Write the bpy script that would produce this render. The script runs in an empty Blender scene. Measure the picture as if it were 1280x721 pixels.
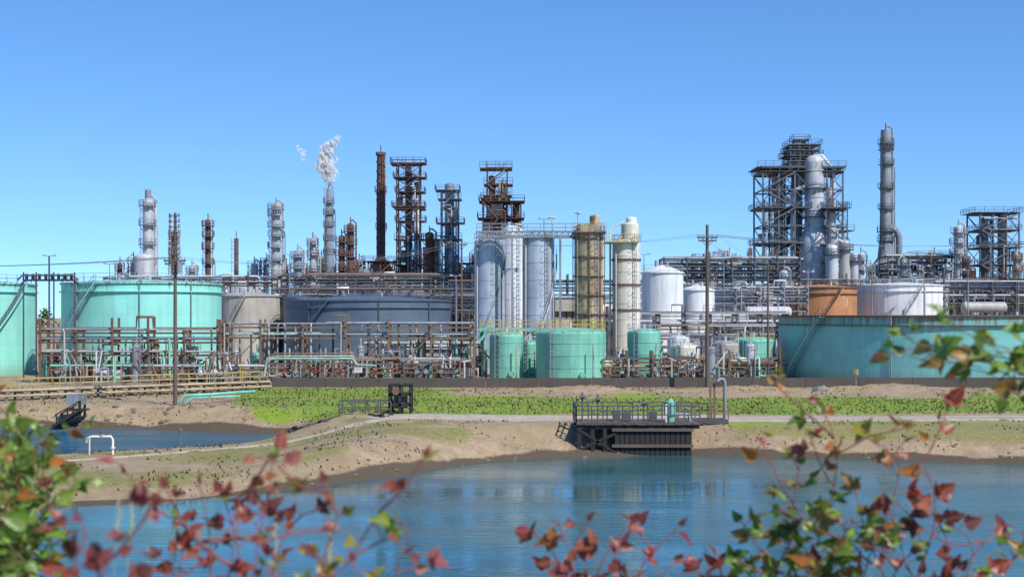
import bpy, math, random
import numpy as np
from mathutils import Vector, Matrix
random.seed(7); rng=np.random.default_rng(7)
F=1777.8; H=8.0; HY=395.0
def X(px,d): return (px-640)*d/F
def Z(py,d): return H+(HY-py)*d/F
def S(n,d): return n*d/F
def W(px,py,d): return Vector((X(px,d),d,Z(py,d)))
scene=bpy.context.scene
U=random.uniform
# ------------------------------------------------------------ materials
def newmat(name):
    m=bpy.data.materials.new(name); m.use_nodes=True
    nt=m.node_tree; b=nt.nodes['Principled BSDF']; return m,nt,b
def N(nt,t,**k):
    n=nt.nodes.new(t)
    for a,v in k.items(): setattr(n,a,v)
    return n
def mixc(nt,fac,a,b,mode='MIX'):
    n=N(nt,'ShaderNodeMix',data_type='RGBA',blend_type=mode)
    for sock,val in ((0,fac),(6,a),(7,b)):
        if isinstance(val,bpy.types.NodeSocket): nt.links.new(val,n.inputs[sock])
        elif sock==0: n.inputs[0].default_value=val
        else: n.inputs[sock].default_value=(*val[:3],1)
    return n.outputs[2]
def ramp(nt,inp,p0,p1,c0=(0,0,0),c1=(1,1,1)):
    r=N(nt,'ShaderNodeValToRGB'); nt.links.new(inp,r.inputs[0])
    r.color_ramp.elements[0].position=p0; r.color_ramp.elements[1].position=p1
    r.color_ramp.elements[0].color=(*c0,1); r.color_ramp.elements[1].color=(*c1,1)
    return r.outputs[0]
def math_(nt,op,a,b):
    n=N(nt,'ShaderNodeMath',operation=op)
    for i,v in enumerate((a,b)):
        if isinstance(v,bpy.types.NodeSocket): nt.links.new(v,n.inputs[i])
        else: n.inputs[i].default_value=v
    return n.outputs[0]
def noise_(nt,vec,scale,detail=4,rough=0.6,sc=(1,1,1)):
    mp=N(nt,'ShaderNodeMapping'); mp.inputs['Scale'].default_value=sc
    nt.links.new(vec,mp.inputs[0])
    n=N(nt,'ShaderNodeTexNoise'); n.inputs['Scale'].default_value=scale
    n.inputs['Detail'].default_value=detail; n.inputs['Roughness'].default_value=rough
    nt.links.new(mp.outputs[0],n.inputs['Vector']); return n.outputs[0]
def paint(name,col,rust=0.15,rough=0.5,rustcol=(0.17,0.07,0.03),R=None,metal=0.0,vary=0.25,zt=None,drip=0.5,chalk=.35):
    m,nt,b=newmat(name)
    tc=N(nt,'ShaderNodeTexCoord').outputs['Object']
    oi=N(nt,'ShaderNodeObjectInfo')
    off=N(nt,'ShaderNodeVectorMath',operation='ADD'); nt.links.new(tc,off.inputs[0])
    cx=N(nt,'ShaderNodeVectorMath',operation='SCALE'); cx.inputs[0].default_value=(37,19,11)
    nt.links.new(oi.outputs['Random'],cx.inputs['Scale']); nt.links.new(cx.outputs[0],off.inputs[1])
    v=off.outputs[0]
    big=noise_(nt,v,0.35,4,0.6)
    c=mixc(nt,ramp(nt,big,0.3,0.7),tuple(x*(1-vary) for x in col),tuple(min(1,x*(1+vary*0.35)) for x in col))
    st=noise_(nt,v,1.4,5,0.65,(1,1,0.07))
    k=.8 if R else .55
    c=mixc(nt,ramp(nt,st,0.42,0.8),c,tuple(x*k+0.02 for x in col))
    if R:
        sx=N(nt,'ShaderNodeSeparateXYZ'); nt.links.new(tc,sx.inputs[0])
        at=math_(nt,'ARCTAN2',sx.outputs[1],sx.outputs[0]); mu=math_(nt,'MULTIPLY',at,R)
        cb=N(nt,'ShaderNodeCombineXYZ'); nt.links.new(mu,cb.inputs[0]); nt.links.new(sx.outputs[2],cb.inputs[1])
        br=N(nt,'ShaderNodeTexBrick'); nt.links.new(cb.outputs[0],br.inputs['Vector'])
        br.inputs['Scale'].default_value=1; br.inputs['Brick Width'].default_value=6.0; br.inputs['Row Height'].default_value=2.05
        br.inputs['Mortar Size'].default_value=0.025; br.inputs['Color1'].default_value=(1,1,1,1); br.inputs['Color2'].default_value=(.91,.93,.93,1)
        br.inputs['Mortar'].default_value=(.78,.78,.76,1)
        c=mixc(nt,1.0,c,br.outputs[0],'MULTIPLY')
        ch=noise_(nt,v,.16,6,.7,(1,1,.5)); c=mixc(nt,ramp(nt,ch,.4,.75,(0,0,0),(chalk,)*3),c,(.55,.66,.60))
        vs_=noise_(nt,cb.outputs[0],.8,5,.7,(1,.03,1)); c=mixc(nt,ramp(nt,vs_,.48,.72,(0,0,0),(.38,)*3),c,tuple(x*.45+.05 for x in col))
        if zt:
            mr=N(nt,'ShaderNodeMapRange'); nt.links.new(sx.outputs[2],mr.inputs[0]); mr.inputs[1].default_value=zt-3.6; mr.inputs[2].default_value=zt
            dn=noise_(nt,cb.outputs[0],1.9,6,.75,(1,.06,1)); sm=math_(nt,'MULTIPLY',mr.outputs[0],.45)
            sm=math_(nt,'ADD',sm,dn); f=ramp(nt,sm,1.12-drip*.35,1.3-drip*.35,(0,0,0),(.85,)*3)
            c=mixc(nt,f,c,(.20,.11,.05))
            mr=N(nt,'ShaderNodeMapRange'); nt.links.new(sx.outputs[2],mr.inputs[0]); mr.inputs[1].default_value=2.5; mr.inputs[2].default_value=0.0
            sm=math_(nt,'MULTIPLY',mr.outputs[0],dn); c=mixc(nt,ramp(nt,sm,.15,.6,(0,0,0),(.7,)*3),c,(.16,.15,.10))
    if rust>0:
        rn=noise_(nt,v,0.9,8,0.72,(1,1,0.3)); t=0.78-rust*0.55
        c=mixc(nt,ramp(nt,rn,t-0.05,t+0.07),c,rustcol)
        rn2=noise_(nt,v,2.3,6,0.7,(1,1,0.05)); t=0.82-rust*0.5
        c=mixc(nt,ramp(nt,rn2,t-0.04,t+0.1),c,tuple(x*1.3 for x in rustcol))
    nt.links.new(c,b.inputs['Base Color']); b.inputs['Roughness'].default_value=rough; b.inputs['Metallic'].default_value=metal
    return m
M={}
M['mint']=paint('mint_paint',(0.30,0.78,0.65),0.06,0.5,R=10,vary=.12,zt=12.4,drip=.55,chalk=.2)
M['teal']=paint('teal_paint',(0.19,0.58,0.52),0.12,0.5,R=22,vary=.2,zt=8.1,drip=1.0,chalk=.35)
M['mints']=paint('mint_small',(0.21,0.56,0.42),0.22,0.5)
M['white']=paint('white_paint',(0.80,0.81,0.80),0.12,0.45,vary=.12,rustcol=(.36,.27,.18))
M['cream']=paint('cream_paint',(0.76,0.71,0.58),0.25,0.5,vary=.15,rustcol=(.30,.18,.09))
M['silo']=paint('silo_steel',(0.48,0.53,0.59),0.14,0.42,metal=0.15,rustcol=(.24,.22,.2))
M['silor']=paint('silo_rusty',(0.54,0.45,0.27),0.46,0.6,rustcol=(.2,.11,.05))
M['light']=paint('steel_light',(0.54,0.56,0.58),0.30,0.5,rustcol=(.22,.14,.09))
M['grey']=paint('steel_grey',(0.27,0.30,0.33),0.32,0.5,rustcol=(.16,.09,.06))
M['dark']=paint('steel_dark',(0.085,0.09,0.10),0.28,0.6,rustcol=(.13,.07,.045))
M['dgrey']=paint('steel_weathered_grey',(0.12,0.13,0.145),0.24,0.6,rustcol=(.13,.085,.06))
M['rust']=paint('rust_steel',(0.18,0.10,0.066),0.35,0.8,rustcol=(0.09,0.045,0.03))
M['rustd']=paint('rust_dark_steel',(0.125,0.062,0.045),0.32,0.8,rustcol=(0.21,0.085,0.045))
M['orange']=paint('rust_orange_shell',(0.46,0.21,0.08),0.25,0.7,rustcol=(0.62,0.40,0.24))
M['yellow']=paint('yellow_paint',(0.50,0.38,0.08),0.25,0.55)
M['tan']=paint('tan_weathered_pipe',(0.44,0.36,0.22),0.35,0.7,rustcol=(.16,.10,.06))
M['beige']=paint('beige_cladding',(0.48,0.44,0.37),0.24,0.7,rustcol=(.2,.15,.1))
M['tankd']=paint('slate_tank_paint',(0.085,0.13,0.19),0.02,0.5,R=12,zt=11,drip=.1,chalk=.08)
M['conc']=paint('weathered_concrete',(0.24,0.22,0.19),0.05,0.85,rustcol=(0.1,0.08,0.06))
M['rock']=paint('brown_rock',(0.21,0.16,0.11),0.2,0.9,rustcol=(0.09,0.065,0.045))
M['concd']=paint('dark_stained_wall',(0.095,0.08,0.065),0.15,0.9,rustcol=(0.16,0.12,0.08))
M['wood']=paint('creosoted_wood',(0.14,0.105,0.08),0.1,0.9,rustcol=(0.05,0.035,0.025))
M['plank']=paint('weathered_plank',(0.30,0.25,0.18),0.15,0.9,rustcol=(0.14,0.10,0.07))
M['black']=paint('tarred_timber',(0.022,0.02,0.018),0.05,0.8)
M['insul']=paint('pipe_insulation',(0.44,0.42,0.38),0.25,0.5)
M['brown']=paint('brown_pipe',(0.21,0.14,0.09),0.2,0.7)
m,nt,b=newmat('ceramic'); b.inputs['Base Color'].default_value=(.25,.24,.22,1); M['cer']=m
m,nt,b=newmat('red_paint'); b.inputs['Base Color'].default_value=(.22,.03,.02,1); M['red']=m
# ------------------------------------------------------------ mesh builder
class MB:
    def __init__(s): s.v=[];s.f=[];s.m=[];s.sm=[];s.mats=[]
    def mi(s,mat):
        mat=M[mat]
        if mat not in s.mats: s.mats.append(mat)
        return s.mats.index(mat)
    def add(s,vs,fs,mat,smooth=False):
        o=len(s.v); s.v.extend([tuple(v) for v in vs]); k=s.mi(mat)
        for f in fs: s.f.append(tuple(i+o for i in f)); s.m.append(k); s.sm.append(smooth)
    def box(s,c,sz,mat,rot=0):
        cx,cy,cz=c; a,b_,h=sz[0]/2,sz[1]/2,sz[2]/2; cr,sr=math.cos(rot),math.sin(rot)
        vs=[(cx+x*cr-y*sr,cy+x*sr+y*cr,cz+z) for z in(-h,h) for x,y in((-a,-b_),(a,-b_),(a,b_),(-a,b_))]
        s.add(vs,[(3,2,1,0),(4,5,6,7),(0,1,5,4),(1,2,6,5),(2,3,7,6),(3,0,4,7)],mat)
    def beam(s,a,b,w,mat,h=None):
        s.tube(a,b,w*0.7071,mat,4,smooth=False,h=h)
    def tube(s,a,b,r,mat,n=8,r2=None,smooth=True,h=None):
        a=Vector(a);b=Vector(b);d=b-a
        if d.length<1e-5: return
        d.normalize(); up=Vector((0,0,1)) if abs(d.z)<0.95 else Vector((0,1,0))
        u=d.cross(up).normalized(); w=u.cross(d).normalized(); r2=r if r2 is None else r2
        off=math.pi/4 if n==4 else 0
        vs=[]
        for p,rr in((a,r),(b,r2)):
            for i in range(n):
                t=2*math.pi*i/n+off; vs.append(p+u*math.cos(t)*rr+w*math.sin(t)*(rr if not h else h*0.7071))
        fs=[(i,(i+1)%n,n+(i+1)%n,n+i) for i in range(n)]
        s.add(vs,fs,mat,smooth); s.add(vs[:n],[tuple(range(n))[::-1]],mat); s.add(vs[n:],[tuple(range(n))],mat)
    def path(s,pts,r,mat,n=8,r2=None):
        pts=[Vector(p) for p in pts]; L=len(pts); vs=[]
        pu=None
        for i,p in enumerate(pts):
            d=(pts[min(i+1,L-1)]-pts[max(i-1,0)]).normalized()
            if pu is None:
                up=Vector((0,0,1)) if abs(d.z)<0.9 else Vector((0,1,0)); u=d.cross(up).normalized()
            else: u=(pu-d*pu.dot(d)).normalized()
            pu=u; w=u.cross(d)
            rr=r if r2 is None else r+(r2-r)*i/(L-1)
            for k in range(n):
                t=2*math.pi*k/n; vs.append(p+u*math.cos(t)*rr+w*math.sin(t)*rr)
        fs=[(i*n+k,i*n+(k+1)%n,(i+1)*n+(k+1)%n,(i+1)*n+k) for i in range(L-1) for k in range(n)]
        s.add(vs,fs,mat,True)
    def lathe(s,cx,cy,prof,mat,n=32,smooth=True):
        vs=[];L=len(prof)
        for r,z in prof:
            for k in range(n):
                t=2*math.pi*k/n; vs.append((cx+r*math.cos(t),cy+r*math.sin(t),z))
        fs=[(i*n+k,i*n+(k+1)%n,(i+1)*n+(k+1)%n,(i+1)*n+k) for i in range(L-1) for k in range(n)]
        s.add(vs,fs,mat,smooth)
    def cylz(s,cx,cy,r,z0,z1,mat,n=32,dome=0.0):
        s.lathe(cx,cy,[(r,z0),(r,z1)],mat,n)
        if dome>0: s.lathe(cx,cy,[(r*math.cos(t),z1+dome*math.sin(t)) for t in np.linspace(0,math.pi/2-0.02,6)],mat,n)
        else: s.lathe(cx,cy,[(r,z1),(0.01,z1)],mat,n,False)
    def ringrail(s,cx,cy,r,z,mat,h=1.1,n=20,a0=0,a1=2*math.pi,w=0.06):
        P=[(cx+r*math.cos(a0+(a1-a0)*i/n),cy+r*math.sin(a0+(a1-a0)*i/n)) for i in range(n+1)]
        for i in range(n):
            (x0,y0),(x1,y1)=P[i],P[i+1]
            s.beam((x0,y0,z),(x0,y0,z+h),w,mat)
            for k in(h,h*0.5): s.beam((x0,y0,z+k),(x1,y1,z+k),w*0.9,mat)
    def rail(s,a,b,mat,h=1.1,sp=1.8,w=0.06):
        a=Vector(a);b=Vector(b);n=max(1,int((b-a).length/sp))
        for i in range(n+1):
            p=a.lerp(b,i/n); s.beam(p,p+Vector((0,0,h)),w,mat)
        for k in(h,h*0.52): s.beam(a+Vector((0,0,k)),b+Vector((0,0,k)),w*0.9,mat)
    def ladder(s,x,y,z0,z1,mat,w=0.5,cage=True,sp=0.6,t=0.08):
        for q in(-w/2,w/2): s.beam((x+q,y,z0),(x+q,y,z1),t,mat)
        z=z0
        while z<z1: s.beam((x-w/2,y,z),(x+w/2,y,z),t*0.7,mat); z+=sp
        if cage:
            z=z0+2.5
            while z<z1:
                P=[(x+0.45*math.cos(t_),y-0.45+0.45*math.sin(t_)*1.2,z) for t_ in np.linspace(-math.pi*1.1,math.pi*0.1,6)]
                for a,b in zip(P,P[1:]): s.beam(a,b,t*0.7,mat)
                z+=1.5
    def build(s,name,origin=(0,0,0)):
        me=bpy.data.meshes.new(name); ox,oy,oz=origin
        v=[(a-ox,b-oy,c-oz) for a,b,c in s.v]
        me.from_pydata(v,[],s.f)
        for mt in s.mats: me.materials.append(mt)
        me.polygons.foreach_set('material_index',s.m); me.polygons.foreach_set('use_smooth',s.sm); me.update()
        o=bpy.data.objects.new(name,me); o.location=origin; scene.collection.objects.link(o); return o
# ------------------------------------------------------------ terrain
PA=[(-17,77.3),(-11.3,83.9),(-7.1,90.2),(-1.1,98.2),(5.7,101.6),(12.7,102.8),(20.3,100.4),(34.6,96),(60,93),(130,90),(130,42),(-130,42),(-130,58),(-60,62),(-40,66),(-30,70.5),(-23.2,75)]
PB=[(-130,86),(-60,93),(-37,97),(-30,100),(-24,104),(-19.5,110.5),(-17.8,116),(-19,121),(-30,124.5),(-46,127),(-70,128),(-130,129)]
def sdpoly(x,y,P):
    d=np.full(x.shape,1e9); ins=np.zeros(x.shape,bool); n=len(P)
    for i in range(n):
        ax,ay=P[i];bx,by=P[(i+1)%n]; ex,ey=bx-ax,by-ay
        t=np.clip(((x-ax)*ex+(y-ay)*ey)/(ex*ex+ey*ey),0,1)
        d=np.minimum(d,np.hypot(x-ax-t*ex,y-ay-t*ey))
        c=((ay>y)!=(by>y))&(x<(bx-ax)*(y-ay)/(by-ay+1e-12)+ax); ins^=c
    return np.where(ins,-d,d)
def fnoise(x,y,s,seed):
    r=np.random.default_rng(seed); out=0;amp=1
    for o in range(4):
        for k in range(3):
            a=r.uniform(0,2*math.pi);ph=r.uniform(0,6.28);ff=s*(1.9**o)*r.uniform(.7,1.3)
            out=out+amp*np.sin((x*math.cos(a)+y*math.sin(a))*ff+ph+1.3*np.sin((x*math.sin(a)-y*math.cos(a))*ff*0.7+ph))
        amp*=0.5
    return out/4
def sstep(a,b,x):
    t=np.clip((x-a)/(b-a),0,1); return t*t*(3-2*t)
def height(x,y):
    x=np.asarray(x,float);y=np.asarray(y,float)
    wob=fnoise(x,y,0.3,3)*0.5+fnoise(x,y,1.3,4)*.1
    da=sdpoly(x,y,PA)+wob; db=sdpoly(x,y,PB)+wob
    L=(1-sstep(-18,-8,x))
    top=-1.25*L*(1-sstep(104,118,y))
    ra=5.6; rb=4.2
    ta=np.clip(da/ra,-1,1); tb=np.clip(db/rb,-1,1)
    fa=np.where(ta>0,1-(1-ta)**1.7,ta*0.8); fb=np.where(tb>0,1-(1-tb)**1.5,tb*0.8)
    f=np.minimum(fa,fb)
    h=-2+(top+2)*f
    land=np.clip(f,0,1)
    h=h+land*(fnoise(x,y,0.8,5)*0.035+fnoise(x,y,0.15,8)*0.08)*sstep(300,150,y)
    m=np.exp(-((y-149)/4.5)**2)*sstep(-12,10,x)*(0.55+0.35*fnoise(x,y,0.3,11)+.26*fnoise(x,y,1.1,12))
    h=h+m*1.0
    near=np.minimum(6.3,-2+(42-y)*0.235)+fnoise(x,y,0.5,4)*0.06
    h=np.where(y<42,np.where(y>38,np.maximum(-2.6,near-0.3*(y-38)/4),near),h)
    return h
def hz(x,y): return float(height(np.array([x]),np.array([y]))[0])
xs=np.concatenate([[-4000,-2000,-1000,-500,-300,-200,-150,-120,-100,-90],np.arange(-80,80.1,0.5),[90,100,120,150,200,300,500,1000,2000,4000]])
ys=np.concatenate([[-600,-200,-80,-30,-10],np.arange(-4,60,1.2),np.arange(60,166,0.4),np.arange(168,300,6),[320,350,400,500,700,1000,1500,2500,4000,6000]])
GX,GY=np.meshgrid(xs,ys); HZ=height(GX,GY)
nx,ny=len(xs),len(ys)
verts=np.stack([GX.ravel(),GY.ravel(),HZ.ravel()],1)
idx=np.arange(nx*ny).reshape(ny,nx)
faces=np.stack([idx[:-1,:-1],idx[:-1,1:],idx[1:,1:],idx[1:,:-1]],-1).reshape(-1,4)
me=bpy.data.meshes.new('ground'); me.from_pydata(verts.tolist(),[],faces.tolist())
x=GX.ravel();y=GY.ravel()
da=sdpoly(x,y,PA);db=sdpoly(x,y,PB);dm=np.minimum(da,db)
n1=fnoise(x,y,0.35,21);n2=fnoise(x,y,1.1,22)
px=x*F/np.maximum(y,1)+640
g=sstep(114,119,y+n1*3)*(1-sstep(156,160,y))*sstep(280,330,px+n1*20)
tan=sstep(137,143,y+n1*5-n2*2.5)*sstep(490,640,px+n1*60)
g=g*(1-tan*0.93)*(.8+.3*n2)
right=sstep(880,930,px)
strip_=right*np.clip(1-np.abs(y-106.8-n1*0.5)/1.8,0,1)
g=np.maximum(g,strip_*0.7*(.8+.5*n2))
dike=(1-sstep(560,700,px))*(1-sstep(112,116,y))*sstep(60,62,y)
olive=dike*np.clip(0.4+0.5*n1+.25*n2,0,1)*sstep(1.2,4,dm)
olive=np.maximum(olive,right*sstep(1.5,3,dm)*(1-sstep(107,110,y))*.5)
g=np.maximum(g,(y<42)*0.6)
g=g*sstep(0.5,3.0,dm+n2*0.5)
wet=(1-sstep(0.1,1.4,dm+n2*0.3))*(y>42)
grav=np.clip(1-np.abs(y-112.8-n1)/4.8,0,1)*sstep(400,520,px)*0.75*(1-right*0.4)
col=np.stack([np.clip(g,0,1),np.clip(wet,0,1),np.clip(grav,0,1),np.ones_like(g)],1)
ca=me.color_attributes.new('zone','FLOAT_COLOR','POINT'); ca.data.foreach_set('color',col.astype(np.float32).ravel())
col=np.stack([np.clip(olive,0,1)]*3+[np.ones_like(g)],1)
ca=me.color_attributes.new('olive','FLOAT_COLOR','POINT'); ca.data.foreach_set('color',col.astype(np.float32).ravel())
me.polygons.foreach_set('use_smooth',[True]*len(me.polygons))
ground=bpy.data.objects.new('ground',me); scene.collection.objects.link(ground)
m,nt,b=newmat('ground_soil_and_grass')
at=N(nt,'ShaderNodeAttribute',attribute_name='zone'); sp=N(nt,'ShaderNodeSeparateColor'); nt.links.new(at.outputs[0],sp.inputs[0])
ol=N(nt,'ShaderNodeAttribute',attribute_name='olive').outputs['Fac']
tc=N(nt,'ShaderNodeTexCoord').outputs['Object']
nA=noise_(nt,tc,0.5,8,0.7); nB=noise_(nt,tc,3.0,8,0.75); nC=noise_(nt,tc,0.12,4,0.6)
soil=mixc(nt,ramp(nt,nA,0.35,0.65),(0.29,0.20,0.12),(0.46,0.34,0.21))
soil=mixc(nt,ramp(nt,nB,0.48,0.7,(0,0,0),(.7,)*3),soil,(0.20,0.14,0.075))
soil=mixc(nt,ramp(nt,nC,0.45,0.7,(0,0,0),(.7,)*3),soil,(0.33,0.26,0.12))
grav_=mixc(nt,ramp(nt,nB,0.4,0.65),(0.52,0.46,0.38),(0.33,0.28,0.21))
grass=mixc(nt,ramp(nt,nB,0.35,0.65),(0.12,0.21,0.012),(0.27,0.38,0.025))
grass=mixc(nt,ramp(nt,nA,0.46,0.66),grass,(0.28,0.28,0.06))
grass=mixc(nt,ramp(nt,nC,0.5,0.6,(0,0,0),(.4,)*3),grass,(0.09,0.16,0.015))
olg=mixc(nt,ramp(nt,nB,.4,.6),(.16,.16,.035),(.31,.27,.10))
def edge(s,a=0.25,w=0.14,k=0.7):
    mm=N(nt,'ShaderNodeMath',operation='MULTIPLY_ADD'); nt.links.new(nB,mm.inputs[0]); mm.inputs[1].default_value=k; nt.links.new(s,mm.inputs[2])
    return ramp(nt,mm.outputs[0],a+k*0.5,a+k*0.5+w)
c=mixc(nt,edge(ol,.3,.3,1.0),soil,olg)
c=mixc(nt,edge(sp.outputs[2]),c,grav_)
c=mixc(nt,edge(sp.outputs[0]),c,grass)
c=mixc(nt,edge(sp.outputs[1],0.3,0.25,0.4),c,(0.10,0.072,0.045))
nt.links.new(c,b.inputs['Base Color']); b.inputs['Roughness'].default_value=0.95
bp=N(nt,'ShaderNodeBump'); bp.inputs['Strength'].default_value=1.0; bp.inputs['Distance'].default_value=0.12
nt.links.new(nB,bp.inputs['Height'])
bp2=N(nt,'ShaderNodeBump'); bp2.inputs['Strength'].default_value=.8; bp2.inputs['Distance'].default_value=0.18
nt.links.new(nA,bp2.inputs['Height']); nt.links.new(bp.outputs[0],bp2.inputs['Normal']); nt.links.new(bp2.outputs[0],b.inputs['Normal'])
me.materials.append(m)
def strip(name,pts,mat,lift=0.05):
    P=[Vector((a,b_,0)) for a,b_,_ in pts]; Wd=[q[2] for q in pts]; C=[];CW=[]
    for i in range(len(P)-1):
        p0=P[max(i-1,0)];p1=P[i];p2=P[i+1];p3=P[min(i+2,len(P)-1)]
        k=int((p2-p1).length/0.3)+1
        for j in range(k):
            t=j/k; C.append(0.5*((2*p1)+(-p0+p2)*t+(2*p0-5*p1+4*p2-p3)*t*t+(-p0+3*p1-3*p2+p3)*t**3)); CW.append(Wd[i]+(Wd[i+1]-Wd[i])*t)
    vs=[];nC_=7
    for i,cpt in enumerate(C):
        d=(C[min(i+1,len(C)-1)]-C[max(i-1,0)]).normalized(); nrm=Vector((-d.y,d.x,0))
        ww=CW[i]; e0=U(-.35,.3)+.18*math.sin(i*.31); e1=U(-.35,.3)+.18*math.sin(i*.23+2)
        for k in range(nC_):
            q=cpt+nrm*(ww*(k/(nC_-1)-0.5)+(e0 if k==0 else e1 if k==nC_-1 else 0)); vs.append((q.x,q.y,hz(q.x,q.y)+lift*(1 if 0<k<nC_-1 else -0.6)))
    L=len(C); fs=[(i*nC_+k,i*nC_+k+1,(i+1)*nC_+k+1,(i+1)*nC_+k) for i in range(L-1) for k in range(nC_-1)]
    mb=MB(); M['_t']=mat; mb.add(vs,fs,'_t',True); return mb.build(name)
m,nt,b=newmat('gravel')
tc=N(nt,'ShaderNodeTexCoord').outputs['Object']; nB=noise_(nt,tc,5,8,0.8); nA=noise_(nt,tc,0.8,6,0.7)
c=mixc(nt,ramp(nt,nB,0.35,0.65),(0.34,0.29,0.22),(0.54,0.48,0.39)); c=mixc(nt,ramp(nt,nA,0.45,0.6),c,(0.36,0.28,0.17))
nt.links.new(c,b.inputs['Base Color']); b.inputs['Roughness'].default_value=.95
strip('gravel_path',[(-44,86,.7),(-36,88,.8),(-27,92.5,.9),(-21,98,1.0),(-15,104.5,1.3),(-9,111,2.2),(-2,113.2,3.2),(6,112,2.8),(14,109.6,2.0),(24,109.8,1.7),(40,110,1.6),(70,110,1.6)],m)
# ------------------------------------------------------------ water
def water(name,bdist,strg,base,rough):
    m,nt,b=newmat(name)
    tc=N(nt,'ShaderNodeTexCoord').outputs['Object']
    tb=noise_(nt,tc,.07,4,.6,(.5,1.5,1)); c=mixc(nt,ramp(nt,tb,.4,.65),base,tuple(v*1.5 for v in base))
    nt.links.new(c,b.inputs['Base Color']); b.inputs['Roughness'].default_value=rough; b.inputs['IOR'].default_value=1.33
    w1=noise_(nt,tc,1.6,4,0.6,(0.45,1.2,1)); w2=noise_(nt,tc,0.09,3,0.55,(0.35,1.6,1))
    am=ramp(nt,w2,0.40,0.58,(0.22,)*3,(1,1,1))
    mu=math_(nt,'MULTIPLY',w1,am)
    bp=N(nt,'ShaderNodeBump'); bp.inputs['Strength'].default_value=strg; bp.inputs['Distance'].default_value=bdist
    nt.links.new(mu,bp.inputs['Height']); nt.links.new(bp.outputs[0],b.inputs['Normal']); return m
M['water']=water('pond_water_surface',.13,.5,(0.024,0.095,0.105),.05)
M['water2']=water('rippled_water_surface',.5,.9,(0.02,0.10,0.15),.05)
mb=MB(); mb.add([(-125,36,-2),(125,36,-2),(125,104.5,-2),(-5,104.5,-2),(-28,84,-2),(-125,76,-2)],[(0,1,2,3,4,5)],'water'); mb.build('pond')
mb=MB(); mb.add([(-125,82,-2),(-26,97,-2),(-12,112,-2),(-14,130,-2),(-125,131,-2)],[(0,1,2,3,4)],'water2'); mb.build('pond')
# ------------------------------------------------------------ tanks
def tank(name,pxc,d,rpx,ytop,mat,rim=None,stair=None,rails=True,roof=0.6,deco=True,z0=0.0,railm='grey'):
    r=S(rpx,d); cx=X(pxc,d); cy=d; zt=Z(ytop,d-r*0.6); mb=MB(); rim=rim or mat
    mb.lathe(cx,cy,[(r,z0),(r,zt)],mat,96 if r>6 else 40)
    mb.lathe(cx,cy,[(r+0.02,zt),(r*0.5,zt+roof*0.6),(0.02,zt+roof)],mat,64,False)
    for zz,rr,hh in((zt-0.1,r+0.22,0.18),(z0+0.15,r+0.12,0.25)):
        mb.lathe(cx,cy,[(r,zz-hh/2),(rr,zz-hh/2),(rr,zz+hh/2),(r,zz+hh/2)],rim,96 if r>6 else 40,False)
    if deco and r>6:
        zz=zt-1.2; mb.lathe(cx,cy,[(r,zz-.06),(r+.3,zz-.06),(r+.3,zz+.06),(r,zz+.06)],rim,96,False)
    if rails: mb.ringrail(cx,cy,r-0.05,zt,railm,1.1,max(14,int(r*3.2)),w=0.06)
    if stair:
        a0,a1=stair; n=int(zt/0.22)
        P=[]
        for i in range(n):
            t=i/n;a=a0+(a1-a0)*t; z=z0+zt*t
            ri,ro=r+0.05,r+0.95
            c_,s_=math.cos(a),math.sin(a)
            mb.box((cx+(ri+ro)/2*c_,cy+(ri+ro)/2*s_,z),(0.9,0.3,0.05),railm,a); P.append((cx+ro*c_,cy+ro*s_,z))
        for p,q in zip(P,P[1:]):
            mb.beam(p,q,0.16,mat)
            for k in(0.55,1.1): mb.beam((p[0],p[1],p[2]+k),(q[0],q[1],q[2]+k),0.06,railm)
        for p in P[::5]: mb.beam(p,(p[0],p[1],p[2]+1.1),0.06,railm)
    for a in (-1.9,-1.2):
        c_,s_=math.cos(a),math.sin(a)
        mb.tube((cx+r*c_*0.98,cy+r*s_*0.98,z0+1.0),(cx+(r+0.35)*c_,cy+(r+0.35)*s_,z0+1.0),0.4,rim,14)
    for a in (-2.2,-1.35,-.7):
        if r>8: c_,s_=math.cos(a)*(r+.15),math.sin(a)*(r+.15); mb.tube((cx+c_,cy+s_,z0+.4),(cx+c_,cy+s_,zt+.3),.09,railm,8)
    mb.tube((cx-r*.3,cy,zt+roof*.5),(cx-r*.3,cy,zt+roof+0.7),0.25,'grey',10)
    mb.tube((cx+r*.2,cy-r*.4,zt),(cx+r*.2,cy-r*.4,zt+roof+0.4),0.18,'light',10)
    return mb.build(name,(cx,cy,0))
tank('storage_tank',-70,196,110,353,'mint',stair=(-1.05,-0.25))
tank('storage_tank',178,190,97,353,'mint',stair=(-2.75,-1.85))
tank('storage_tank',460,232,104,375,'tankd',roof=0.9,railm='dark',stair=(-2.6,-1.9))
tank('storage_tank',372,240,22,372,'tankd',railm='dark')
tank('storage_tank',312,238,38,369,'beige',railm='grey',stair=(-2.6,-1.5))
tank('storage_tank',300,300,26,350,'light')
tank('storage_tank',828,236,26,340,'white',roof=1.3,railm='light')
tank('storage_tank',872,244,21,362,'white',roof=1.0,railm='light')
tank('storage_tank',930,262,36,362,'light',roof=.8)
tank('storage_tank',1026,262,44,359,'orange',rim='rustd',railm='rust',stair=(-2.4,-1.2))
tank('storage_tank',1128,268,56,356,'white',railm='light',stair=(-2.3,-1.4))
tank('storage_tank',1196,186,219,394,'teal',rim='rust',railm='grey',rails=False,roof=0.05,stair=(-2.95,-2.6))
tank('storage_tank',1420,215,120,383,'white')
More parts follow.
